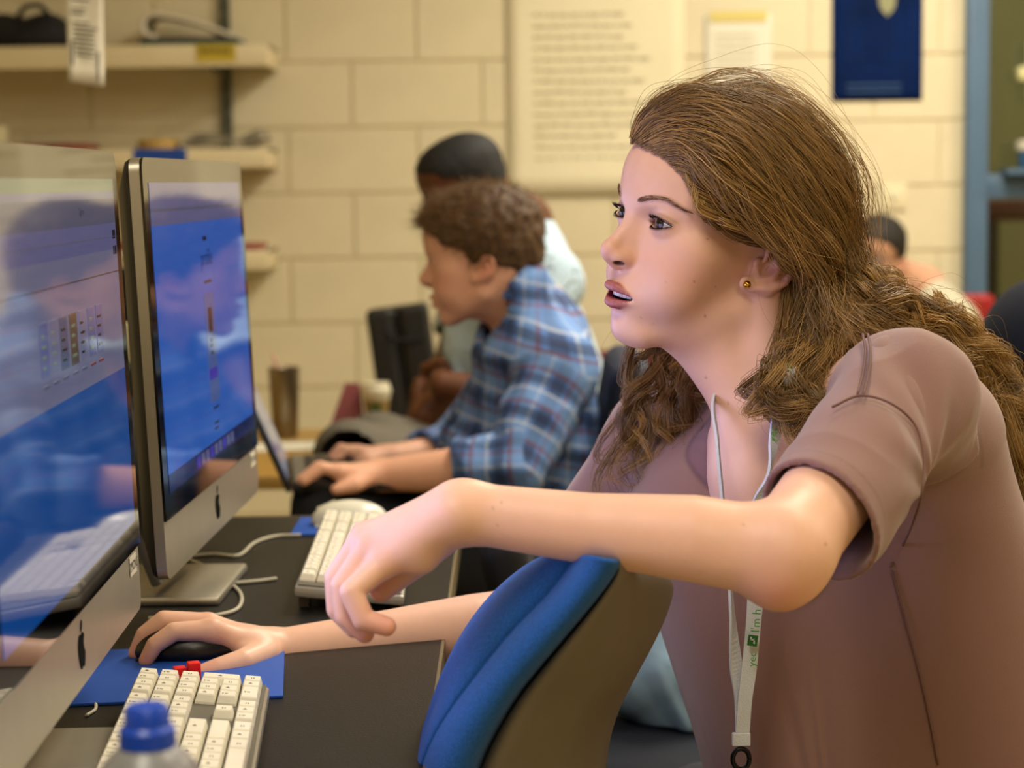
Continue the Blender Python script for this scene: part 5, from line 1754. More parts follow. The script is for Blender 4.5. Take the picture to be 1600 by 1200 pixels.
# ------------------------------------------------------------------ lanyard
M_ribbon = mat('white_ribbon', '#c4cad6', 0.6, bump=0.2, bscale=700)
M_green = mat('green_print', '#3f8a24', 0.6)
M_dgreen = mat('dark_green_print', '#1c5a18', 0.6)
lan = empty('lanyard', P(1156, 1190, 1.70), label='white lanyard with green lettering hanging round her neck', cat='lanyard')
def ribbon(name, pts, widths, dirs, m, thick=0.0012, parent=lan):
    """flat strip through pts, half-width vectors along dirs"""
    n = 10
    path = catmull(pts, n); D = catmull([Vector(d) for d in dirs], n); Wd_ = catmull([(w, 0, 0) for w in widths], n)
    vs, fs = [], []
    for i, p in enumerate(path):
        t = (path[min(i + 1, len(path) - 1)] - path[max(i - 1, 0)]).normalized()
        d = D[i] - t * D[i].dot(t); d.normalize()
        nn = t.cross(d)
        w = Wd_[i].x
        for a_, b_ in ((-w, -thick), (w, -thick), (w, thick), (-w, thick)): vs.append(p + d * a_ + nn * b_)
    for i in range(len(path) - 1):
        for k in range(4): fs.append((i * 4 + k, i * 4 + (k + 1) % 4, i * 4 + 4 + (k + 1) % 4, i * 4 + 4 + k))
    fs += [(0, 1, 2, 3), tuple((len(path) - 1) * 4 + k for k in (3, 2, 1, 0))]
    me = new_mesh(name, vs, fs); fix_normals(me)
    return link(name, me, m, parent, True), path, D
X_ = (1, 0, 0)
ribbon('strap_far', [P(1170, 560, 1.86), P(1118, 615, 1.775), P(1121, 690, 1.715), P(1128, 770, 1.70), P(1138, 880, 1.70), P(1144, 960, 1.70), P(1150, 1040, 1.70), P(1158, 1090, 1.70), P(1160, 1150, 1.70)],
       [0.004, 0.004, 0.004, 0.004, 0.004, 0.0045, 0.006, 0.006, 0.006], [(0.2, 1, 0), (0.2, 1, 0), (0.25, 1, 0), (0.3, 1, 0), (0.3, 1, 0), (0.5, 1, 0), (1, 0.5, 0), (1, 0.2, 0), X_], M_ribbon)
o, path, D = ribbon('strap_near', [P(1252, 520, 1.76), P(1231, 575, 1.690), P(1219, 640, 1.690), P(1209, 690, 1.680), P(1203, 735, 1.670), P(1192, 790, 1.675), P(1184, 880, 1.69), P(1178, 965, 1.695), P(1171, 1040, 1.695), P(1164, 1095, 1.695), P(1160, 1150, 1.698)],
       [0.0065, 0.0065, 0.0065, 0.005, 0.0035, 0.0095, 0.008, 0.0065, 0.0065, 0.006, 0.006], [(1, 0.3, 0.1), (1, 0.2, 0.1), (1, 0.3, 0.1), (0.8, 0.6, 0), (0.5, 1, 0), (1, 0.1, 0), X_, X_, X_, X_, X_], M_ribbon)
def along(txt, pa, pb, size, m, Y):
    """lettering running up the ribbon from pixel pa to pb"""
    a, b = (P(*pa, Y[0]), P(*pb, Y[1])) if isinstance(Y, tuple) else (P(*pa, Y), P(*pb, Y))
    up = (b - a).normalized()
    Mx = frame_matrix(a, up, up.cross(Vector((0, -1, 0))) * -1)
    z = Mx.to_3x3() @ Vector((0, 0, 1))
    if z.y > 0: Mx = frame_matrix(a, up, up.cross(Vector((0, -1, 0))))
    t = lettering('lettering', txt, size, m, lan, parent_world(lan).inverted() @ Mx)
    return t
along('herefor', (1229, 633), (1238, 575), 0.0115, M_green, (1.686, 1.686))
along("I'm h", (1186, 989), (1189, 955), 0.0105, M_green, 1.688)
along('yec', (1180, 1042), (1182, 1016), 0.0095, M_green, 1.688)
along('yec', (1211, 690), (1215, 664), 0.0095, M_green, (1.677, 1.682))
for (px_, py_, Y_) in ((1216.5, 647, 1.6855), (1176.0, 1001, 1.6885)):
    c = P(px_, py_, Y_)
    bm = bmesh.new(); box_bm(bm, c, (0.0085, 0.0008, 0.0095), Euler((0, R(8), 0)).to_matrix()); bm_obj('square_logo', bm, M_dgreen, lan, world_space=True)
    bm = bmesh.new(); box_bm(bm, c + Vector((0, -0.0006, 0.001)), (0.0035, 0.0006, 0.0012)); box_bm(bm, c + Vector((0.0012, -0.0006, -0.0005)), (0.0012, 0.0006, 0.0045)); box_bm(bm, c + Vector((-0.0014, -0.0006, 0.002)), (0.0012, 0.0006, 0.003)); bm_obj('logo_letter', bm, M_ribbon, lan, world_space=True)
c = P(1158, 1155, 1.698)
bm = bmesh.new(); box_bm(bm, c, (0.016, 0.004, 0.012)); bm_obj('crimp', bm, M_ribbon, lan, world_space=True, bevel=0.001)
ring = [P(1158 + 13 * math.cos(a), 1186 + 16 * math.sin(a), 1.698) for a in np.linspace(0, 2 * math.pi, 14)]
tube('metal_clip', ring, 0.0022, M_chairmetal, lan, world_space=True, n=4)
# black tag inside the collar
c0, c1_, c2_, c3_ = P(1240, 640, 1.70), P(1262, 600, 1.71), P(1256, 660, 1.70), P(1233, 690, 1.69)

# ------------------------------------------------------------------ pale denim jacket on a navy chair behind
yc = 2.5
nch = empty('task_chair', (P(1020, 1160, yc).x, yc, 0), label='navy padded task chair behind, with pale denim lying on it', cat='chair')
sz = P(1020, 1160, yc).z
M_navyfab = mat('navy_upholstery', '#0e1626', 0.8, var=0.15, vscale=200)
f = Field(); f.ell((0.0, 0.05, sz - 0.005), (0.21, 0.20, 0.035), 0.02).rbox((0.02, 0.05, sz - 0.02), (0.33, 0.34, 0.035), 0.017, 0.03)
me, _ = f.mesh('seat', (-0.26, -0.2, sz - 0.08), (0.26, 0.3, sz + 0.06), 0.006); link('seat', me, M_navyfab, nch)
f = Field(); f.rbox((-0.17, 0.08, sz + 0.17), (0.06, 0.34, 0.24), 0.03, rot=(0, -12, 0))
me, _ = f.mesh('backrest', (-0.3, -0.15, sz + 0.01), (0.0, 0.32, sz + 0.34), 0.007); link('backrest', me, mat('black_mesh_back', '#08080a', 0.8), nch)
tube('back_support', [(-0.05, 0.08, sz - 0.05), (-0.14, 0.08, sz - 0.06), (-0.155, 0.08, sz + 0.1)], 0.014, M_chairmetal, nch)
box('mechanism', (0.02, 0.03, sz - 0.06), (0.13, 0.12, 0.04), M_chairmetal, nch, bevel=0.008)
tube('lever', [(0.05, -0.02, sz - 0.06), (0.12, -0.12, sz - 0.065), (0.17, -0.16, sz - 0.05)], 0.006, M_chairmetal, nch)
bm = bmesh.new(); bmesh.ops.create_uvsphere(bm, u_segments=16, v_segments=10, radius=0.013); bmesh.ops.translate(bm, verts=bm.verts, vec=(0.17, -0.16, sz - 0.045)); bm_obj('lever_knob', bm, M_chairmetal, nch, smooth=True)
lathe('gas_column', [(0.026, 0.08), (0.026, 0.25), (0.018, 0.25), (0.018, sz - 0.06)], M_chairmetal, nch, seg=20, loc=(0.02, 0.05, 0))
for k in range(5):
    a = R(72 * k + 50); tip = Vector((0.02 + 0.27 * math.cos(a), 0.05 + 0.27 * math.sin(a), 0.075))
    tube('base_leg', [(0.02, 0.05, 0.12), tip], 0.016, M_chairmetal, nch, smooth_path=False)
    bm = bmesh.new(); bmesh.ops.create_cone(bm, cap_ends=True, segments=16, radius1=0.027, radius2=0.027, depth=0.03, matrix=Matrix.Translation(tip + Vector((0, 0, -0.045))) @ Matrix.Rotation(R(90), 4, 'X')); bm_obj('caster', bm, M_chairmetal, nch)
def V2(px, py, Y): return Vector(P(px, py, Y))
jk = Field()
jk.chain([V2(1005, 985, yc + .02), V2(1010, 1060, yc + .0), V2(1055, 1120, yc - .01)], [0.045, 0.055, 0.035], 0.02)
jk.chain([V2(1060, 1000, yc + .05), V2(1100, 1080, yc + .03), V2(1140, 1120, yc + .02)], [0.06, 0.07, 0.045], 0.05)
jk.chain([V2(1150, 1060, yc + .08), V2(1230, 1110, yc + .08)], [0.07, 0.06], 0.05)
jk.plane((0, 0, sz + 0.027), (0, 0, -1), 0.004)
b0 = V2(1000, 960, yc)
jme, jcp = jk.mesh('denim_jacket', (b0.x - 0.15, yc - 0.15, sz - 0.02), (b0.x + 0.42, yc + 0.28, sz + 0.30), 0.005)
nr2 = np.zeros(len(jcp) * 3); jme.vertices.foreach_get('normal', nr2); nr2 = nr2.reshape(-1, 3)
jd = 0.007 * (1 - 2 * np.abs(vnoise(np.stack([(jcp[:, 0] + 0.55 * jcp[:, 2]) * 26, jcp[:, 1] * 7, (jcp[:, 2] - .5 * jcp[:, 0]) * 5], 1), 5)))
jcp2 = jcp + nr2 * jd[:, None]; jcp2[:, 2] = np.maximum(jcp2[:, 2], sz + 0.0265)
jme.vertices.foreach_set('co', jcp2.ravel()); jme.update()
o = link('denim_jacket', jme, mat('pale_denim', '#7f9cb4', 0.85, var=0.12, vscale=30, bump=0.2, bscale=600))
tag(o, 'pale blue denim garment heaped on the navy chair seat', 'jacket')
# ------------------------------------------------------------------ the others in the room
def hair_cap(HMx, parent, material, off, zone, res=0.004, bumps=0.0, bscale=60, seed=1, name='hair', length=0.012, n=0, smat=None, sweep=(0, 0, 0)):
    f = Field(); f.frame(HMx)
    f.ell((0, .6, 3.4), (7.0 + off, 9.0 + off, 6.9 + off), 1).ell((0, -3.6, 3.7), (5.95 + off, 6.1 + off * .8, 5.5 + off), 2.0).ell((0, 4.0, -1.0), (5.7 + off * .8, 5.0 + off * .8, 5.0), 2.5)
    f.fn(zone, .35, 's'); f.frame(None)
    c = np.array(HMx.translation)
    me, cp = f.mesh(name, c - 0.17, c + 0.17, res)
    nr = np.zeros(len(cp) * 3); me.vertices.foreach_get('normal', nr); nr = nr.reshape(-1, 3)
    if bumps:
        cp = cp + nr * (bumps * (vnoise(cp * bscale, seed) + 0.5 * vnoise(cp * bscale * 2.3, seed + 1)))[:, None]
        me.vertices.foreach_set('co', cp.ravel()); me.update()
    o = link(name, me, material, parent, True)
    if n:
        rg = np.random.default_rng(seed)
        out_ = loc_pts(HMx, cp)
        okz = np.nonzero(zone(out_) > 0.25)[0]
        ids = rg.choice(okz, n)
        R3 = np.array(HMx.to_3x3().normalized())
        sw = R3 @ np.array(sweep, float)
        cs = []
        for i in ids:
            b = cp[i] - nr[i] * 0.003; d = nr[i] * 0.55 + sw * 0.9 + rg.normal(size=3) * 0.25
            L = length * (0.6 + 0.7 * rg.random())
            d2 = d + np.array((0, 0, -0.35)) + rg.normal(size=3) * 0.2
            cs.append(np.array([b, b + d * L * 0.5, b + d * L * 0.5 + d2 * L * 0.5]))
        strands('hair_strands', cs, 0.0004, smat, parent, tip=0.4)
    return o
def zone_short(fz, side=2.0, nape=-5.5, front=-7.0):
    def z_(p):
        y, z = p[..., 1], p[..., 2]
        ly = np.interp(z, [-12, nape, nape + .5, -2.5, -2.0, side - 0.8, side, side + 1.5, fz, fz + 2, 14], [12, 12, 5.0, 2.8, -1.4, -2.0, -4.5, -5.8, front, -12, -14])
        return (y - ly) * 0.8
    return z_

def put_body(f, name, lo, hi, res, HMx, skin, lip, flush, parent, m):
    me, cp = f.mesh(name, lo, hi, res)
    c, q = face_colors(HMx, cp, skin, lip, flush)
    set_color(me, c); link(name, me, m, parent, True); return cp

# ---- boy in the plaid shirt
YB_ = 3.33
BM_ = head_matrix(P(757, 392, YB_), -12, -9, 0, 0.99)
boy = empty('person', (P(850, 900, 3.4).x, 3.4, 0), label='teenage boy in blue plaid shirt typing on a laptop', cat='person')
M_skin2 = mat('ruddy_skin', '#cf9478', 0.5, attr='col', sss=0.08, spec=0.3)
bS, bE, bW = V(872, 575, 3.20), V(800, 728, 3.10), V(597, 742, 3.14)
bS2, bE2, bW2 = V(815, 575, 3.50), V(700, 715, 3.52), V(610, 718, 3.42)
bC7, bH = V(838, 492, 3.37), V(845, 900, 3.42)
bf = Field()
head_ops(bf, BM_, 'boy', mouth_open=False, nose=1.12, wide=1.02, jaw=1.1)
bf.cone(np.array(BM_ @ Vector((0, 1.8, -5))), bC7 + np.array((0, 0, -.03)), 0.056, 0.062, 0.03)
bf.cone(bC7, bH, 0.06, 0.07, 0.03)
bf.cone(bC7 + np.array((0, 0, -.05)), bS, 0.05, 0.045, .03).cone(bS, bE, 0.042, 0.038, 0.02).chain([bE, bE + (bW - bE) * .35, bW], [0.038, 0.037, 0.026], 0.02)
bf.cone(bC7 + np.array((0, 0, -.05)), bS2, 0.05, 0.045, .03).cone(bS2, bE2, 0.042, 0.038, 0.02).chain([bE2, bE2 + (bW2 - bE2) * .35, bW2], [0.038, 0.037, 0.026], 0.02)
def simple_hand(f, W, knk, tips, thumb, r=0.0098):
    for i, (k_, t_) in enumerate(zip(knk, tips)):
        f.cone(W, k_, 0.019, 0.0125, 0.012)
        mid = (k_ + t_) / 2 + np.array((0, 0, 0.014))
        f.chain([k_, mid, t_], [r * 1.08, r, r * 0.8], 0.004)
    f.cone(knk[0], knk[-1], 0.012, 0.011, 0.01)
    f.chain([W + (knk[0] - W) * .25, thumb[0], thumb[1]], [0.016, 0.0125, 0.009], 0.008)
simple_hand(bf, bW, [V(532, 738, 3.09), V(527, 736, 3.115), V(528, 738, 3.14), V(535, 742, 3.16)], [V(476, 752, 3.075), V(470, 750, 3.105), V(474, 750, 3.135), V(490, 752, 3.165)], [V(555, 758, 3.085), V(525, 765, 3.075)])
simple_hand(bf, bW2, [V(560, 708, 3.37), V(552, 706, 3.40), V(552, 707, 3.43), V(558, 710, 3.45)], [V(520, 725, 3.35), V(512, 722, 3.385), V(512, 722, 3.42), V(520, 724, 3.45)], [V(575, 722, 3.36), V(553, 730, 3.35)])
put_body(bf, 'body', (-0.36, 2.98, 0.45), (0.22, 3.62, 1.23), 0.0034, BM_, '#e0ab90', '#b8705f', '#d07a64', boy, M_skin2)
for s in (-1, 1): eyeball(boy, BM_, s, (0, -1, -0.45))
M_bhair = mat('brown_short_hair', '#4c351c', 0.65, var=0.35, vscale=90)
hair_cap(BM_, boy, M_bhair, 1.15, zone_short(5.0, 1.6, -5.0, -8.6), 0.004, 0.0035, 70, 5, n=3800, length=0.02, smat=hair_mat('boy_hair', '#46301a', '#7d5c30', 0.5, 0.3), sweep=(0, -0.4, 0.2))
bb = []
rb = np.random.default_rng(5)
for s in (-1, 1):
    for k in range(50):
        t = rb.random(); x = 1.3 + 3.6 * t; z = 1.55 + 0.35 * math.sin(t * 2.6) + rb.uniform(-.22, .22); y = -9.75 + 0.14 * x * x * .75
        bb.append(np.array([BM_ @ Vector((s * x, y, z)), BM_ @ Vector((s * (x + .35), y - .1 + 0.1 * x * .35, z + .1)), BM_ @ Vector((s * (x + .7), y + 0.22 * x * .35, z + .1))]))
strands('eyebrow_hair', bb, 0.0004, hair_mat('boy_brow', '#3a2416', '#4a3020', 0.6, 0.2), boy)
# shirt with plaid
def shirt_shell(ops, holes, lo, hi, res, t=0.006):
    f = Field(); ops(f, 0.0)
    inn = Field(); ops(inn, t)
    f.fn(lambda p: inn.ev(p), 0.0, 's')
    for h_ in holes: f.fn(h_, 0.002, 's')
    return f.mesh('shirt', lo, hi, res)
def sleeve_cut(S, E, t, rad):
    n = (E - S) / np.linalg.norm(E - S); c = S + (E - S) * t
    return cut_at(c, n, rad)
bax2 = np.array((0.02, 0, -0.33))
def boy_ops(f, t):
    f.cone(bC7 + np.array((-0.005, -.06, -.075)), bH + np.array((0.02, -.07, 0)), 0.092 - t, 0.125 - t, 0.03)
    f.cone(bC7 + np.array((-0.02, .06, -.085)), bH + np.array((-0.0, .07, 0)), 0.088 - t, 0.125 - t, 0.06)
    f.cone(bC7 + np.array((-.02, 0, -.12)), V(790, 700, 3.36), 0.08 - t, 0.11 - t, 0.05)
    f.cone(bC7 + np.array((.0, -.02, -.045)), bS, 0.062 - t, 0.058 - t, 0.05).cone(bC7 + np.array((0, .02, -.045)), bS2, 0.062 - t, 0.056 - t, 0.05)
    f.chain([bS, bE + np.array((0.006, 0, 0.004)), bE + (bW - bE) * .45], [0.060 - t, 0.056 - t, 0.050 - t], 0.03)
    f.chain([bS2, bE2, bE2 + (bW2 - bE2) * .5], [0.058 - t, 0.054 - t, 0.048 - t], 0.03)
    f.cone(np.array(BM_ @ Vector((0, 2.6, -7.6))), bC7 + np.array((-.005, 0, -.03)), 0.070 - t, 0.078 - t, 0.025)
def cutp(c, n, rad): return cut_at(np.array(c), np.array(n), rad)
nW = (bW - bE) / np.linalg.norm(bW - bE); nW2 = (bW2 - bE2) / np.linalg.norm(bW2 - bE2)
nkh = Field(); nkh.cone(np.array(BM_ @ Vector((0, 0.5, -4))), np.array(BM_ @ Vector((0, 1.2, -8.2))), 0.078, 0.072, 0.01).cone(np.array(BM_ @ Vector((0, -1, -9))), V(762, 555, 3.33), 0.05, 0.02, 0.02)
sme2, sc2 = shirt_shell(boy_ops, [cutp(bE + (bW - bE) * .40, nW, .1), cutp(bE2 + (bW2 - bE2) * .45, nW2, .1), lambda p: nkh.ev(p)], (-0.28, 2.95, 0.43), (0.30, 3.75, 1.08), 0.0034)
nr2 = np.zeros(len(sc2) * 3); sme2.vertices.foreach_get('normal', nr2); nr2 = nr2.reshape(-1, 3)
fd = 0.006 * (1 - 2 * np.abs(vnoise(np.stack([sc2[:, 0] * 12 + sc2[:, 2] * 6, sc2[:, 1] * 10, sc2[:, 2] * 14], 1), 9))) + 0.003 * vnoise(sc2 * 30, 2)
sme2.vertices.foreach_set('co', (sc2 + nr2 * fd[:, None]).ravel()); sme2.update()
def plaid(u, v):
    """u, v in metres -> colour"""
    base = np.tile(np.array(rgb('#4f74b4')[:3]), (len(u), 1))
    nav = np.array(rgb('#141c3c')[:3]); wht = np.array(rgb('#b9c4d6')[:3]); red = np.array(rgb('#6e4450')[:3]); sky = np.array(rgb('#6f95cc')[:3])
    def band(x, c, w, per):
        d = np.abs((x - c + per / 2) % per - per / 2); return sstep(w / 2 + .0012, w / 2 - .0012, d)
    for x, k in ((u, 1.0), (v, 1.0)):
        base = mixc(base, nav, 0.62 * band(x, 0.0, 0.017, 0.062))
        base = mixc(base, sky, 0.45 * band(x, 0.031, 0.020, 0.062))
        base = mixc(base, wht, 0.75 * band(x, 0.019, 0.0035, 0.062))
        base = mixc(base, red, 0.75 * band(x, 0.044, 0.005, 0.062))
    return base
def seg_uv(p, a, b, ref):
    ax_ = (b - a) / np.linalg.norm(b - a); r_ = p - a; h_ = r_ @ ax_; q_ = r_ - h_[:, None] * ax_
    e1 = ref - ax_ * (ref @ ax_); e1 /= np.linalg.norm(e1); e2 = np.cross(ax_, e1)
    return np.arctan2(q_ @ e2, q_ @ e1) * 0.06, h_, np.linalg.norm(q_, axis=1)
pc_ = plaid(np.arctan2(sc2[:, 1] - bC7[1], sc2[:, 0] - (bC7[0] + (bC7[2] - sc2[:, 2]) * 0.02)) * 0.13, sc2[:, 2] + 0.25 * (sc2[:, 0] - bC7[0]))
dT = np.full(len(sc2), 0.085)
for a, b in ((bS, bE), (bE, bW), (bS2, bE2), (bE2, bW2)):
    u, h_, dd = seg_uv(sc2, a, b, np.array((0, 1.0, 0.2)))
    Lb = np.linalg.norm(b - a)
    m = (dd < 0.068) & (h_ > -0.03) & (h_ < Lb + 0.02)
    if a is bS or a is bS2: m &= (h_ > 0.02)
    pcx = plaid(u, h_ + (0.3 if a is bE or a is bE2 else 0)); pc_[m] = pcx[m]
set_color(sme2, pc_)
link('plaid_shirt', sme2, mat('plaid_cotton', '#4f74b4', 0.85, attr='col', bump=0.1, bscale=500), boy, True)
# collar
f = Field()
cN = BM_ @ Vector((0, 2.2, -8.8)); 
# jeans
f = Field()
f.ell(bH + np.array((0, 0, -0.02)), (0.13, 0.17, 0.10), 0.03)
bK1, bK2 = V(520, 805, 3.15), V(515, 790, 3.45)
f.cone(bH + np.array((0, -.09, -.0)), bK1, 0.085, 0.062, 0.05).cone(bH + np.array((0, .09, 0)), bK2, 0.085, 0.062, 0.05)
bA1, bA2 = bK1 + np.array((0.03, 0, -0.5)), bK2 + np.array((0.03, 0, -0.5))
f.cone(bK1, bA1, 0.06, 0.045, 0.03).cone(bK2, bA2, 0.06, 0.045, 0.03)
me, _ = f.mesh('jeans', (-0.45, 2.95, 0.02), (0.35, 3.75, 0.75), 0.008); link('jeans', me, mat('navy_jeans', '#10151f', 0.8, var=0.1), boy, True)
for A_ in (bA1, bA2):
    f = Field(); f.ell(A_ + np.array((-0.06, 0, -0.03)), (0.13, 0.045, 0.05), 0.02).plane((0, 0, 0.004), (0, 0, -1), .005)
    me, _ = f.mesh('shoe', A_ - np.array((0.24, 0.1, 0.16)), A_ + np.array((0.14, 0.1, 0.06)), 0.007); link('shoe', me, mat('dark_shoe', '#15151a', 0.6), boy, True)
# laptop on his lap
hg = P(436, 768, 3.12); LZ = hg.z
lap = empty('laptop', (hg.x, 3.26, LZ), (0, 0, R(7)), label='slim dark laptop open on the boy\'s lap', cat='laptop')
M_lapdark = mat('laptop_dark', '#1b1c20', 0.4); M_lapgrey = mat('laptop_grey', '#6d6a62', 0.4, metal=0.4)
box('base', (0.12, 0, 0.008), (0.235, 0.33, 0.016), M_lapdark, lap, bevel=0.004)
box('palm_deck', (0.12, 0, 0.0165), (0.225, 0.32, 0.0015), M_lapgrey, lap)
kbm = bmesh.new(); box_bm(kbm, (0, 0, 0), (0.014, 0.014, 0.002)); kme = bpy.data.meshes.new('key'); kbm.to_mesh(kme); kbm.free(); kme.materials.append(M_lapdark)
for r_ in range(5):
    for c_ in range(15):
        o = bpy.data.objects.new('key', kme); COL.objects.link(o); o.parent = lap; o.location = (0.035 + r_ * 0.017, -0.135 + c_ * 0.0192, 0.018)
box('lid', (-0.045, 0, 0.105), (0.008, 0.33, 0.225), M_lapdark, lap, bevel=0.003, rot=(0, R(-23), 0))
box('screen', (-0.0395, 0, 0.108), (0.001, 0.30, 0.19), screen_mat('laptop_screen', '#8f9cb8', 0.4), lap, rot=(0, R(-23), 0))
# boy's chair
bc = empty('padded_chair', (bH[0] + 0.03, 3.42, 0), label='dark navy padded chair behind the boy in plaid', cat='chair')
szb = bH[2] - 0.13
f = Field(); f.rbox((-0.02, 0, szb), (0.44, 0.44, 0.07), 0.03); me, _ = f.mesh('seat', (-0.27, -0.26, szb - .06), (0.24, 0.26, szb + .06), 0.008); link('seat', me, M_navyfab, bc)
cb = V2(925, 690, 3.34) - Vector(bc.location)
f = Field(); f.rbox(tuple(cb + Vector((0.045, 0.03, 0.0))), (0.075, 0.40, 0.30), 0.035, rot=(0, 10, 0))
me, _ = f.mesh('backrest', tuple(cb - Vector((0.12, 0.24, 0.22))), tuple(cb + Vector((0.18, 0.3, 0.22))), 0.007); link('backrest', me, mat('navy_padded_back', '#1c2338', 0.75, var=0.1), bc)
tube('back_support', [(0.1, 0.03, szb - 0.02), (0.2, 0.03, szb), (cb.x + 0.06, 0.03, cb.z - 0.1)], 0.016, M_chairmetal, bc)
lathe('gas_column', [(0.025, 0.07), (0.025, szb - .02)], M_chairmetal, bc, seg=16)
for k in range(5):
    a = R(72 * k + 10); tube('base_leg', [(0, 0, 0.1), (0.27 * math.cos(a), 0.27 * math.sin(a), 0.05)], 0.016, M_chairmetal, bc, smooth_path=False)

# ---- man in the light blue shirt behind
MM_ = head_matrix(P(726, 284, 4.25), 8, -22, 4, 0.95)
man = empty('person', (P(880, 800, 4.4).x, 4.4, 0), label='man in pale blue shirt bending forward behind the boy', cat='person')
mC7, mH = V(812, 352, 4.38), V(905, 760, 4.55)
mS, mE, mW = V(858, 440, 4.20), V(800, 620, 4.05), V(690, 600, 4.05)
mS2, mE2, mW2 = V(735, 470, 4.55), V(708, 560, 4.50), V(672, 600, 4.30)
f = Field()
head_ops(f, MM_, 'man', mouth_open=False, nose=1.2, wide=1.0, jaw=1.1)
f.cone(np.array(MM_ @ Vector((0, 1.8, -5))), mC7, 0.06, 0.065, 0.03).cone(mC7, mH, 0.07, 0.07, .03)
f.cone(mS, mE, 0.045, 0.04, .02).cone(mE, mW, 0.04, 0.028, .02).cone(mC7, mS, .05, .05, .03)
f.cone(mC7, mS2, .05, .05, .03).chain([mS2, mE2, mW2], [.045, .042, .030], .02)
simple_hand(f, mW2, [V(655, 600, 4.24), V(652, 608, 4.26), V(652, 616, 4.28), V(655, 624, 4.30)], [V(650, 640, 4.22), V(644, 645, 4.24), V(642, 650, 4.26), V(645, 655, 4.28)], [V(665, 575, 4.25), V(690, 565, 4.23)], 0.0105)
f.chain([V(690, 620, 4.12), V(660, 650, 4.10), V(642, 680, 4.10)], [.034, .030, .026], .02)
simple_hand(f, V(650, 665, 4.10), [V(640, 690, 4.06), V(634, 692, 4.08), V(630, 692, 4.10), V(628, 690, 4.12)], [V(640, 715, 4.05), V(632, 718, 4.07), V(626, 718, 4.09), V(622, 714, 4.12)], [V(655, 695, 4.05), V(652, 712, 4.05)], 0.0105)
M_skin3 = mat('deep_brown_skin', '#5a3420', 0.45, attr='col', spec=0.35)
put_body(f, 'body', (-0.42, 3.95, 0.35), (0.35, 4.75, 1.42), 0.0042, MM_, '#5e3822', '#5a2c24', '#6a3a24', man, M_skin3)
for s in (-1, 1): eyeball(man, MM_, s, (0, -1, -0.4), ('#1a0e08', '#0a0604'))
hair_cap(MM_, man, mat('black_short_hair', '#0b0908', 0.7, var=0.3, vscale=200, bump=0.4, bscale=300), 0.45, zone_short(5.2, 3.0, -4.5, -7.6), 0.004, 0.0008, 120, 3)
def man_ops(f, t):
    f.cone(mC7 + np.array((0, -.07, -.09)), mH + np.array((0, -.08, 0)), 0.10 - t, 0.13 - t, .03).cone(mC7 + np.array((-.03, .07, -.09)), mH + np.array((0, .08, 0)), 0.10 - t, 0.13 - t, .06)
    f.cone(mC7 + np.array((0, 0, -.045)), mS, .068 - t, .064 - t, .05).cone(mC7 + np.array((0, 0, -.045)), mS2, .068 - t, .064 - t, .05)
    f.cone(mS, mS + (mE - mS) * .6, .066 - t, .066 - t, .03).cone(mS2, mS2 + (mE2 - mS2) * .7, .064 - t, .062 - t, .03)
    f.cone(V(770, 450, 4.42), V(760, 600, 4.45), .10 - t, .11 - t, .06)
nkm = Field(); nkm.cone(np.array(MM_ @ Vector((0, 0, -4))), np.array(MM_ @ Vector((0, 1.5, -9))), .08, .074, .01)
smm, scm = shirt_shell(man_ops, [cutp(mS + (mE - mS) * .55, (mE - mS) / np.linalg.norm(mE - mS), .11), cutp(mS2 + (mE2 - mS2) * .62, (mE2 - mS2) / np.linalg.norm(mE2 - mS2), .11), lambda p: nkm.ev(p)], (-0.35, 3.9, 0.35), (0.45, 4.85, 1.25), 0.0048)
nr2 = np.zeros(len(scm) * 3); smm.vertices.foreach_get('normal', nr2); nr2 = nr2.reshape(-1, 3)
fd = 0.007 * (1 - 2 * np.abs(vnoise(np.stack([scm[:, 0] * 14 + scm[:, 2] * 3, scm[:, 1] * 9, scm[:, 2] * 8], 1), 19)))
smm.vertices.foreach_set('co', (scm + nr2 * fd[:, None]).ravel()); smm.update()
link('blue_shirt', smm, mat('pale_blue_cotton', '#b4cbdc', 0.8, var=0.06, vscale=12), man, True)
f = Field()
f.ell(mH, (0.15, 0.19, 0.12), .03)
mK1, mK2 = V(548, 714, 3.85), V(590, 700, 4.02)
f.cone(mH + np.array((0, -.1, 0)), mK1, .095, .07, .05).cone(mH + np.array((0, .1, 0)), mK2, .095, .07, .05)
for k_ in (mK1, mK2): f.cone(k_, k_ + np.array((0.03, 0, -k_[2] + 0.1)), .065, .048, .03)
me, _ = f.mesh('trousers', (-0.55, 3.8, 0.02), (0.5, 4.9, 0.85), 0.010); link('trousers', me, mat('grey_trousers', '#5a5448', 0.8), man, True)
for k_ in (mK1, mK2):
    A_ = k_ + np.array((0.03, 0, -k_[2] + 0.08))
    f = Field(); f.ell(A_ + np.array((-0.06, 0, -0.03)), (0.14, 0.05, 0.05), 0.02).plane((0, 0, 0.004), (0, 0, -1), .005)
    me, _ = f.mesh('shoe', A_ - np.array((0.26, 0.1, 0.14)), A_ + np.array((0.14, 0.1, 0.06)), 0.008); link('shoe', me, mat('brown_shoe', '#2a1c12', 0.5), man, True)
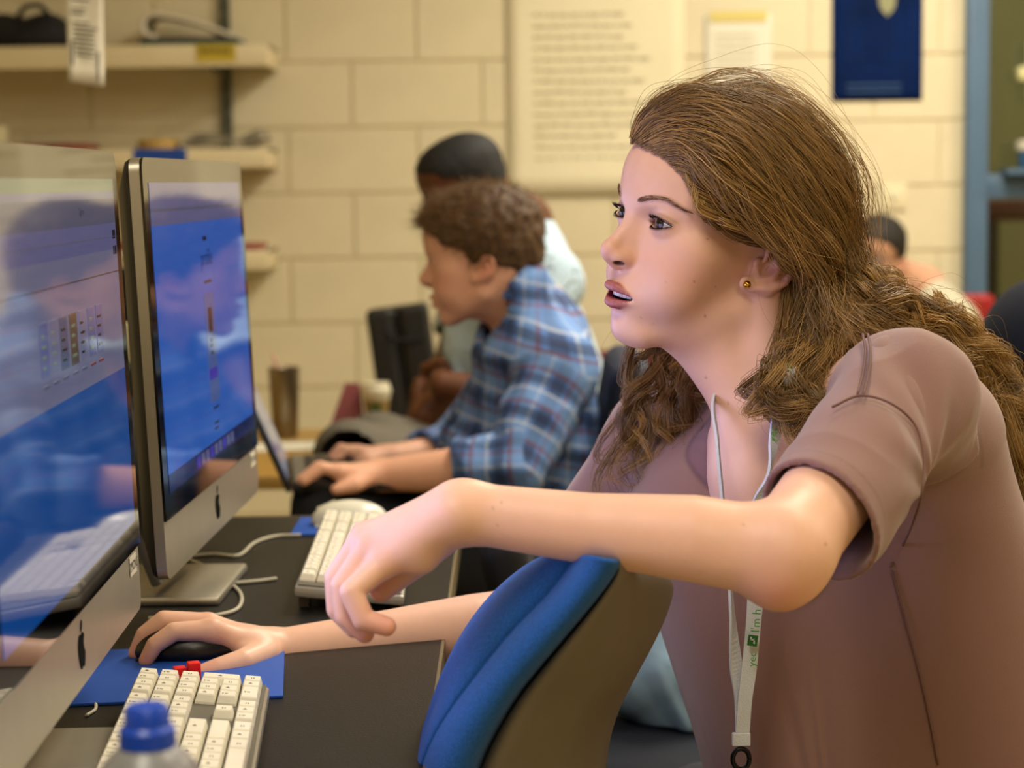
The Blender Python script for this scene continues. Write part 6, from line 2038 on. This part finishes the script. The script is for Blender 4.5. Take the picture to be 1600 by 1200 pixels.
def plain_chair(name, x, y, sz_, label, m, back_c, back_s, rotz=0.0, broty=8):
    e = empty(name, (x, y, 0), (0, 0, rotz), label=label, cat='chair')
    f = Field(); f.rbox((0, 0, sz_), (0.44, 0.44, 0.06), 0.025); me, _ = f.mesh('seat', (-0.27, -0.26, sz_ - .06), (0.27, 0.26, sz_ + .06), 0.01); link('seat', me, m, e)
    f = Field(); f.rbox(back_c, back_s, 0.02, rot=(0, broty, 0)); bc_ = np.array(back_c); bs_ = np.array(back_s)
    me, _ = f.mesh('backrest', bc_ - bs_ * .5 - 0.08, bc_ + bs_ * .5 + 0.08, 0.009); link('backrest', me, m, e)
    for sx in (-1, 1):
        for sy in (-1, 1): tube('leg', [(sx * 0.17, sy * 0.18, sz_ - 0.02), (sx * 0.21, sy * 0.21, 0.0)], 0.011, M_chairmetal, e, smooth_path=False, seg=10)
        tube('back_post', [(0.19, sx * 0.16, sz_ - 0.02), (back_c[0] + 0.01, back_c[1] + sx * 0.14, back_c[2])], 0.010, M_chairmetal, e, smooth_path=False, seg=10)
    return e
plain_chair('side_chair', mH[0], mH[1], mH[2] - 0.15, 'black side chair under the man in pale blue', M_black, (0.24, 0, mH[2] + 0.12), (0.04, 0.42, 0.3))

# ---- seated man with glasses far behind
FM_ = head_matrix(P(1370, 396, 5.5), 58, -8, 6, 1.0)
fy = 5.5
far = empty('person', (P(1470, 600, 5.6).x, 5.6, 0), label='man with dark glasses and grey shirt, hand to his face', cat='person')
fC7, fH = V(1440, 455, 5.62), V(1500, 700, 5.72)
fS, fE, fW = V(1490, 510, 5.50), V(1450, 600, 5.32), V(1408, 478, 5.32)
fS2, fE2, fW2 = V(1405, 515, 5.75), V(1370, 600, 5.6), V(1380, 640, 5.4)
f = Field(); head_ops(f, FM_, 'man', mouth_open=False, nose=1.15, jaw=1.12)
f.cone(np.array(FM_ @ Vector((0, 1.8, -5))), fC7, .06, .065, .03).cone(fC7, fH, .07, .07, .03).cone(fC7, fS, .05, .05, .03).cone(fC7, fS2, .05, .05, .03)
f.chain([fS, fE, fW], [.05, .042, .03], .02).chain([fS2, fE2, fW2], [.05, .042, .03], .02)
simple_hand(f, fW, [V(1398, 462, 5.31), V(1402, 458, 5.33), V(1407, 456, 5.35), V(1413, 456, 5.37)], [V(1392, 446, 5.36), V(1396, 442, 5.38), V(1401, 441, 5.40), V(1407, 443, 5.41)], [V(1392, 470, 5.33), V(1386, 455, 5.36)], 0.0105)
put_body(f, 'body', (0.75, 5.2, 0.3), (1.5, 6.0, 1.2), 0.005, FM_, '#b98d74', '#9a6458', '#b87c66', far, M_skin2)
for s in (-1, 1): eyeball(far, FM_, s, (0, -1, -0.2))
hair_cap(FM_, far, mat('dark_short_hair', '#16100c', 0.7, var=0.3, vscale=120), 0.55, zone_short(5.0, 2.6, -4.5, -7.6), 0.005, 0.0012, 100, 7)
M_gl = mat('black_frames', '#0a0a0c', 0.3)
for s in (-1, 1):
    ring = [FM_ @ Vector((s * 3.1 + 2.3 * math.cos(a), -9.9, -.2 + 1.75 * math.sin(a))) for a in np.linspace(0, 2 * math.pi, 16)]
    tube('glasses_rim', ring, 0.0028, M_gl, far, world_space=True, n=3)
    tube('glasses_arm', [FM_ @ Vector((s * 5.4, -9.7, .2)), FM_ @ Vector((s * 7.3, -4, .2)), FM_ @ Vector((s * 7.5, 1, -.4))], 0.002, M_gl, far, world_space=True)
tube('glasses_bridge', [FM_ @ Vector((-.9, -10, 0)), FM_ @ Vector((0, -10.3, .2)), FM_ @ Vector((.9, -10, 0))], 0.0024, M_gl, far, world_space=True)
def far_ops(f, t):
    f.cone(fC7 + np.array((.04, -.05, -.1)), fH + np.array((.05, 0, 0)), .10 - t, .14 - t, .03).cone(fC7 + np.array((-.04, .05, -.1)), fH + np.array((-.05, 0, 0)), .10 - t, .14 - t, .05)
    f.cone(fC7 + np.array((0, 0, -.015)), fS, .068 - t, .066 - t, .05).cone(fC7 + np.array((0, 0, -.015)), fS2, .068 - t, .066 - t, .05)
    f.cone(fS, fS + (fE - fS) * .7, .066 - t, .062 - t, .03).cone(fS2, fS2 + (fE2 - fS2) * .7, .066 - t, .062 - t, .03)
nkf = Field(); nkf.cone(np.array(FM_ @ Vector((0, 0, -4))), np.array(FM_ @ Vector((0, .8, -8))), .07, .058, .01)
smf, scf = shirt_shell(far_ops, [cutp(fS + (fE - fS) * .65, (fE - fS) / np.linalg.norm(fE - fS), .1), cutp(fS2 + (fE2 - fS2) * .65, (fE2 - fS2) / np.linalg.norm(fE2 - fS2), .1), lambda p: nkf.ev(p)], (0.75, 5.15, 0.25), (1.6, 6.0, 1.05), 0.006, 0.009)
link('grey_shirt', smf, mat('grey_white_cotton', '#a8a48e', 0.8, var=0.06, vscale=10), far, True)
f = Field(); f.ell(fH, (.18, .16, .12), .03)
for dx in (-.1, .1):
    kx = fH + np.array((dx - .15, -.38, -.02)); f.cone(fH + np.array((dx, 0, 0)), kx, .09, .065, .05).cone(kx, kx + np.array((0, .02, -kx[2] + 0.06)), .062, .05, .03)
me, _ = f.mesh('trousers', (0.7, 5.0, 0.02), (1.8, 6.0, 0.8), 0.012); link('trousers', me, mat('dark_trousers', '#23252c', 0.8), far, True)
# red chair beside him
a, b = P(1468, 466, 5.75), P(1557, 560, 5.75)
M_redch = mat('red_chair_plastic', '#8e0f14', 0.45)
plain_chair('red_chair', fH[0], fH[1], fH[2] - 0.15, 'red plastic chair beside the blue-grey door frame', M_redch, ((a.x + b.x) / 2 - fH[0], 5.78 - fH[1], (a.z + b.z) / 2 - 0.04), (b.x - a.x, 0.04, a.z - b.z + 0.1), 0.0, 0)
# maroon chair behind the boy
a, b = P(935, 545, 6.05), P(1012, 640, 6.05)
plain_chair('maroon_chair', (a.x + b.x) / 2, 5.82, 0.44, 'maroon chair glimpsed past the hanging hair', mat('maroon_fabric', '#6e2a22', 0.7), (0.0, 0.2, (a.z + b.z) / 2), (b.x - a.x + 0.12, 0.04, a.z - b.z), 0.0, 0)
# ------------------------------------------------------------------ wooden side table and what stands on it
TZ = 0.60
M_wood = mat('honey_wood', '#a5803c', 0.4, var=0.15, vscale=6, aniso=(1, 8, 8))
ta, tb = PZ(300, 740, TZ), PZ(640, 672, TZ)
tab = empty('wooden_table', (-0.66, (ta.y + tb.y) / 2, 0), label='honey coloured wooden table near the block wall', cat='table')
TW, TD = 0.86, tb.y - ta.y + 0.10
box('table_top', (0.0, 0, TZ - 0.014), (TW, TD, 0.028), M_wood, tab, bevel=0.003)
for sx in (-1, 1):
    for sy in (-1, 1): box('leg', (sx * (TW / 2 - 0.06), sy * (TD / 2 - 0.06), (TZ - 0.028) / 2), (0.045, 0.045, TZ - 0.028), M_wood, tab, bevel=0.003)
q = PZ(446, 683, TZ)
ht = P(446, 574, q.y).z - TZ
tum = empty('steel_tumbler', (q.x, q.y, TZ), label='brushed steel tumbler with a pink straw on the wooden table', cat='tumbler')
M_steel = mat('brushed_steel', '#8a7f6a', 0.28, metal=0.9)
lathe('tumbler_body', [(0, 0), (0.027, 0), (0.029, 0.004), (0.036, ht * 0.96), (0.0365, ht), (0.033, ht), (0.030, ht - 0.01), (0, ht - 0.01)], M_steel, tum, seg=40)
tube('straw', [(-0.012, 0, ht - 0.012), (-0.024, 0, ht + 0.03)], 0.0035, mat('pink_straw', '#c98d84', 0.4), tum, smooth_path=False)
q = PZ(589, 664, TZ)
hc = P(589, 598, q.y).z - TZ
cup = empty('coffee_cup', (q.x, q.y, TZ), label='takeaway coffee cup with white lid and green mark', cat='cup')
lathe('paper_cup', [(0, 0), (0.024, 0), (0.0345, hc - 0.02), (0, hc - 0.02)], mat('tan_cup_sleeve', '#8d7440', 0.7), cup, seg=32)
lathe('lid', [(0.036, hc - 0.024), (0.036, hc - 0.016), (0.033, hc - 0.012), (0.031, hc), (0, hc)], mat('white_lid', '#d5cdb2', 0.45), cup, seg=32)
lathe('upper_band', [(0.0315, hc - 0.042), (0.0352, hc - 0.024)], mat('white_cup_band', '#cfc6a8', 0.6), cup, seg=32)
bm = bmesh.new(); bmesh.ops.create_cone(bm, cap_ends=True, segments=20, radius1=0.013, radius2=0.013, depth=0.004, matrix=Matrix.Translation((0, -0.0295, hc * 0.42)) @ Matrix.Rotation(R(97), 4, 'X')); bm_obj('round_logo', bm, mat('green_mark', '#3c5a2c', 0.6), cup)
q = PZ(555, 667, TZ)
hm2 = P(552, 603, q.y).z - TZ
ml = empty('maroon_card', (q.x - 0.018, q.y + 0.03, TZ), label='folded maroon card standing beside the coffee cup', cat='card')
W3 = 0.045
vs = [(-W3, 0, 0), (W3 * .8, 0, 0), (W3 * .6, 0.03, hm2 * 1.0), (-W3 * .2, 0.03, hm2 * 1.02), (-W3, 0.06, 0), (W3 * .8, 0.06, 0)]
me = new_mesh('folded_panel', vs, [(0, 1, 2, 3), (5, 4, 3, 2), (0, 3, 4), (1, 5, 2), (0, 4, 5, 1)]); fix_normals(me); link('folded_panel', me, mat('maroon_card_mat', '#7c3a3c', 0.6), ml)
pp = PZ(455, 698, TZ)
def pf(u, v): return Vector(((u - 0.5) * 0.21 + (v - .5) * 0.05, (v - 0.5) * 0.16, 0.0012 + 0.004 * u * u))
o = link('paper_sheet', sheet_grid(pf, 8, 6, 0.0008), M_paper); o.location = (pp.x, pp.y, TZ); tag(o, 'blank white sheet of paper lying on the wooden table', 'paper')
# black tote bag standing by the wall
ta_, tb_ = P(590, 487, 5.15), P(695, 645, 5.15)
bgz = tb_.z
tt = empty('tote_bag', ((ta_.x + tb_.x) / 2, 5.2, 0.012), label='tall black tote bag standing on a chair behind the coffee cup', cat='bag')
Wt, Ht_ = tb_.x - ta_.x, ta_.z - tb_.z
f = Field()
f.rbox((-0.02, 0, tb_.z + Ht_ * .45), (Wt * 0.95, 0.10, Ht_ * 1.1), 0.012, rot=(0, -7, 0)).fn(lambda p: np.maximum(np.abs(p[..., 0] + 0.01 - (p[..., 2] - bgz) * -0.12) - 0.006, np.abs(p[..., 1] + 0.06) - 0.03), 0.02, 's')
me, _ = f.mesh('bag_body', (-0.25, -0.1, tb_.z - 0.12), (0.25, 0.1, ta_.z + 0.1), 0.006); link('bag_body', me, mat('black_leatherette', '#15130f', 0.5, bump=0.2, bscale=60), tt)
tube('handle', [(-0.05, -0.03, ta_.z - 0.03), (-0.05, -0.06, tb_.z + Ht_ * .7), (0.03, -0.06, tb_.z + Ht_ * .7), (0.04, -0.03, ta_.z - 0.03)], 0.005, M_black, tt)
e = empty('low_stool', ((ta_.x + tb_.x) / 2, 5.2, 0), label='low wooden stool that carries the black tote bag', cat='stool')
hz = tb_.z - Ht_ * 0.10
box('seat', (0, 0, hz - 0.015), (0.34, 0.3, 0.03), M_wood, e, bevel=0.004)
for sx in (-1, 1):
    for sy in (-1, 1): box('leg', (sx * 0.14, sy * 0.12, (hz - 0.03) / 2), (0.03, 0.03, hz - 0.03), M_wood, e)
# things seen in the gap between the two monitors and behind them
yb2 = 3.3
a, b = P(192, 400, yb2), P(240, 500, yb2)
DZ2 = P(200, 560, yb2).z
bb_ = empty('black_case', ((a.x + b.x) / 2, yb2, b.z), label='black case with a looped handle between the monitors', cat='case')
box('case_body', (0, 0, (a.z - b.z) * .42), (b.x - a.x, 0.12, (a.z - b.z) * .84), M_black, bb_, bevel=0.01)
tube('handle', [(-0.02, 0, (a.z - b.z) * .82), (-0.018, 0, (a.z - b.z) * 1.02), (0.015, 0, (a.z - b.z) * 1.02), (0.02, 0, (a.z - b.z) * .82)], 0.004, M_black, bb_)
a2, b2 = P(188, 500, yb2), P(260, 558, yb2)
o = box('beige_box', (0, 0, (a2.z - b2.z) / 2), (b2.x - a2.x + 0.06, 0.2, a2.z - b2.z), mat('beige_card', '#b3a985', 0.6), bevel=0.003); o.location = ((a2.x + b2.x) / 2, yb2, b2.z); tag(o, 'beige box beneath the black case between the monitors', 'box')
e = empty('equipment_cabinet', ((a2.x + b2.x) / 2 - 0.17, yb2, 0), label='black equipment cabinet behind the monitors carrying the beige box', cat='cabinet')
box('cabinet_body', (0, 0, b2.z / 2), (0.5, 0.4, b2.z), M_black, e, bevel=0.005)
box('door', (0, -0.205, b2.z / 2), (0.46, 0.012, b2.z * 0.9), mat('black_door', '#0f0f11', 0.4), e, bevel=0.003)
box('handle', (0.19, -0.218, b2.z * 0.6), (0.012, 0.014, 0.1), M_chairmetal, e, bevel=0.003)
# yellow packet and white bag glimpsed through the hair
q = P(1030, 600, 5.1)
st_ = empty('side_stand', (q.x + 0.03, 5.1, 0), label='cream cabinet behind the hanging hair', cat='cabinet')
zs = P(1030, 700, 5.1).z
box('cabinet_body', (0, 0.1, zs / 2), (0.34, 0.35, zs), mat('cream_cabinet', '#b8ae92', 0.5), st_, bevel=0.004)
box('drawer_front', (0, -0.08, zs * 0.8), (0.31, 0.012, zs * 0.25), mat('cream_drawer', '#c2b899', 0.5), st_, bevel=0.003)
box('handle', (0, -0.093, zs * 0.8), (0.08, 0.012, 0.012), M_chairmetal, st_)
f = Field(); f.ell((0, 0, 0.06), (0.055, 0.05, 0.075), 0.02).ell((0.02, 0, 0.13), (0.03, 0.03, 0.05), 0.03).plane((0, 0, 0.001), (0, 0, -1), .004)
me, _ = f.mesh('white_bag', (-0.1, -0.1, -0.02), (0.1, 0.1, 0.22), 0.005); o = link('white_bag', me, mat('white_plastic_bag', '#c9ccd0', 0.4, bump=0.6, bscale=40)); o.location = (P(975, 640, 5.1).x, 5.1, zs); tag(o, 'crumpled white plastic bag glimpsed through the hanging hair', 'bag')
o = box('yellow_packet', (0, 0, 0.08), (0.08, 0.05, 0.16), mat('yellow_pack', '#b8b020', 0.45), bevel=0.006); o.location = (P(1062, 600, 5.1).x, 5.08, zs); tag(o, 'yellow packet standing beside the white plastic bag', 'packet')
# navy padded chair at the edge of the picture
ye = 3.0
c = P(1632, 560, ye)
nv = empty('lounge_chair', (c.x + 0.01, ye, 0), label='dark navy rounded chair back at the edge beside the spilling hair', cat='chair')
f = Field(); f.ell((0.0, 0, c.z), (0.10, 0.22, 0.125), 0.03).rbox((0.03, 0, c.z - 0.12), (0.18, 0.4, 0.3), 0.06, 0.06)
me, _ = f.mesh('backrest', (-0.14, -0.3, c.z - 0.36), (0.22, 0.3, c.z + 0.22), 0.008); link('backrest', me, mat('navy_jersey', '#060c1c', 0.9, spec=0.2), nv)
for sy in (-0.12, 0.12): tube('back_post', [(0.05, sy, 0.42), (0.04, sy, c.z - 0.2)], 0.016, M_chairmetal, nv, smooth_path=False)
f = Field(); f.rbox((0.25, 0, 0.44), (0.5, 0.5, 0.1), 0.04); me, _ = f.mesh('seat', (-0.05, -0.3, 0.36), (0.55, 0.3, 0.52), 0.01); link('seat', me, M_navyfab, nv)
for sx in (0.05, 0.45):
    for sy in (-0.2, 0.2): tube('leg', [(sx, sy, 0.41), (sx, sy, 0)], 0.014, M_chairmetal, nv, smooth_path=False)
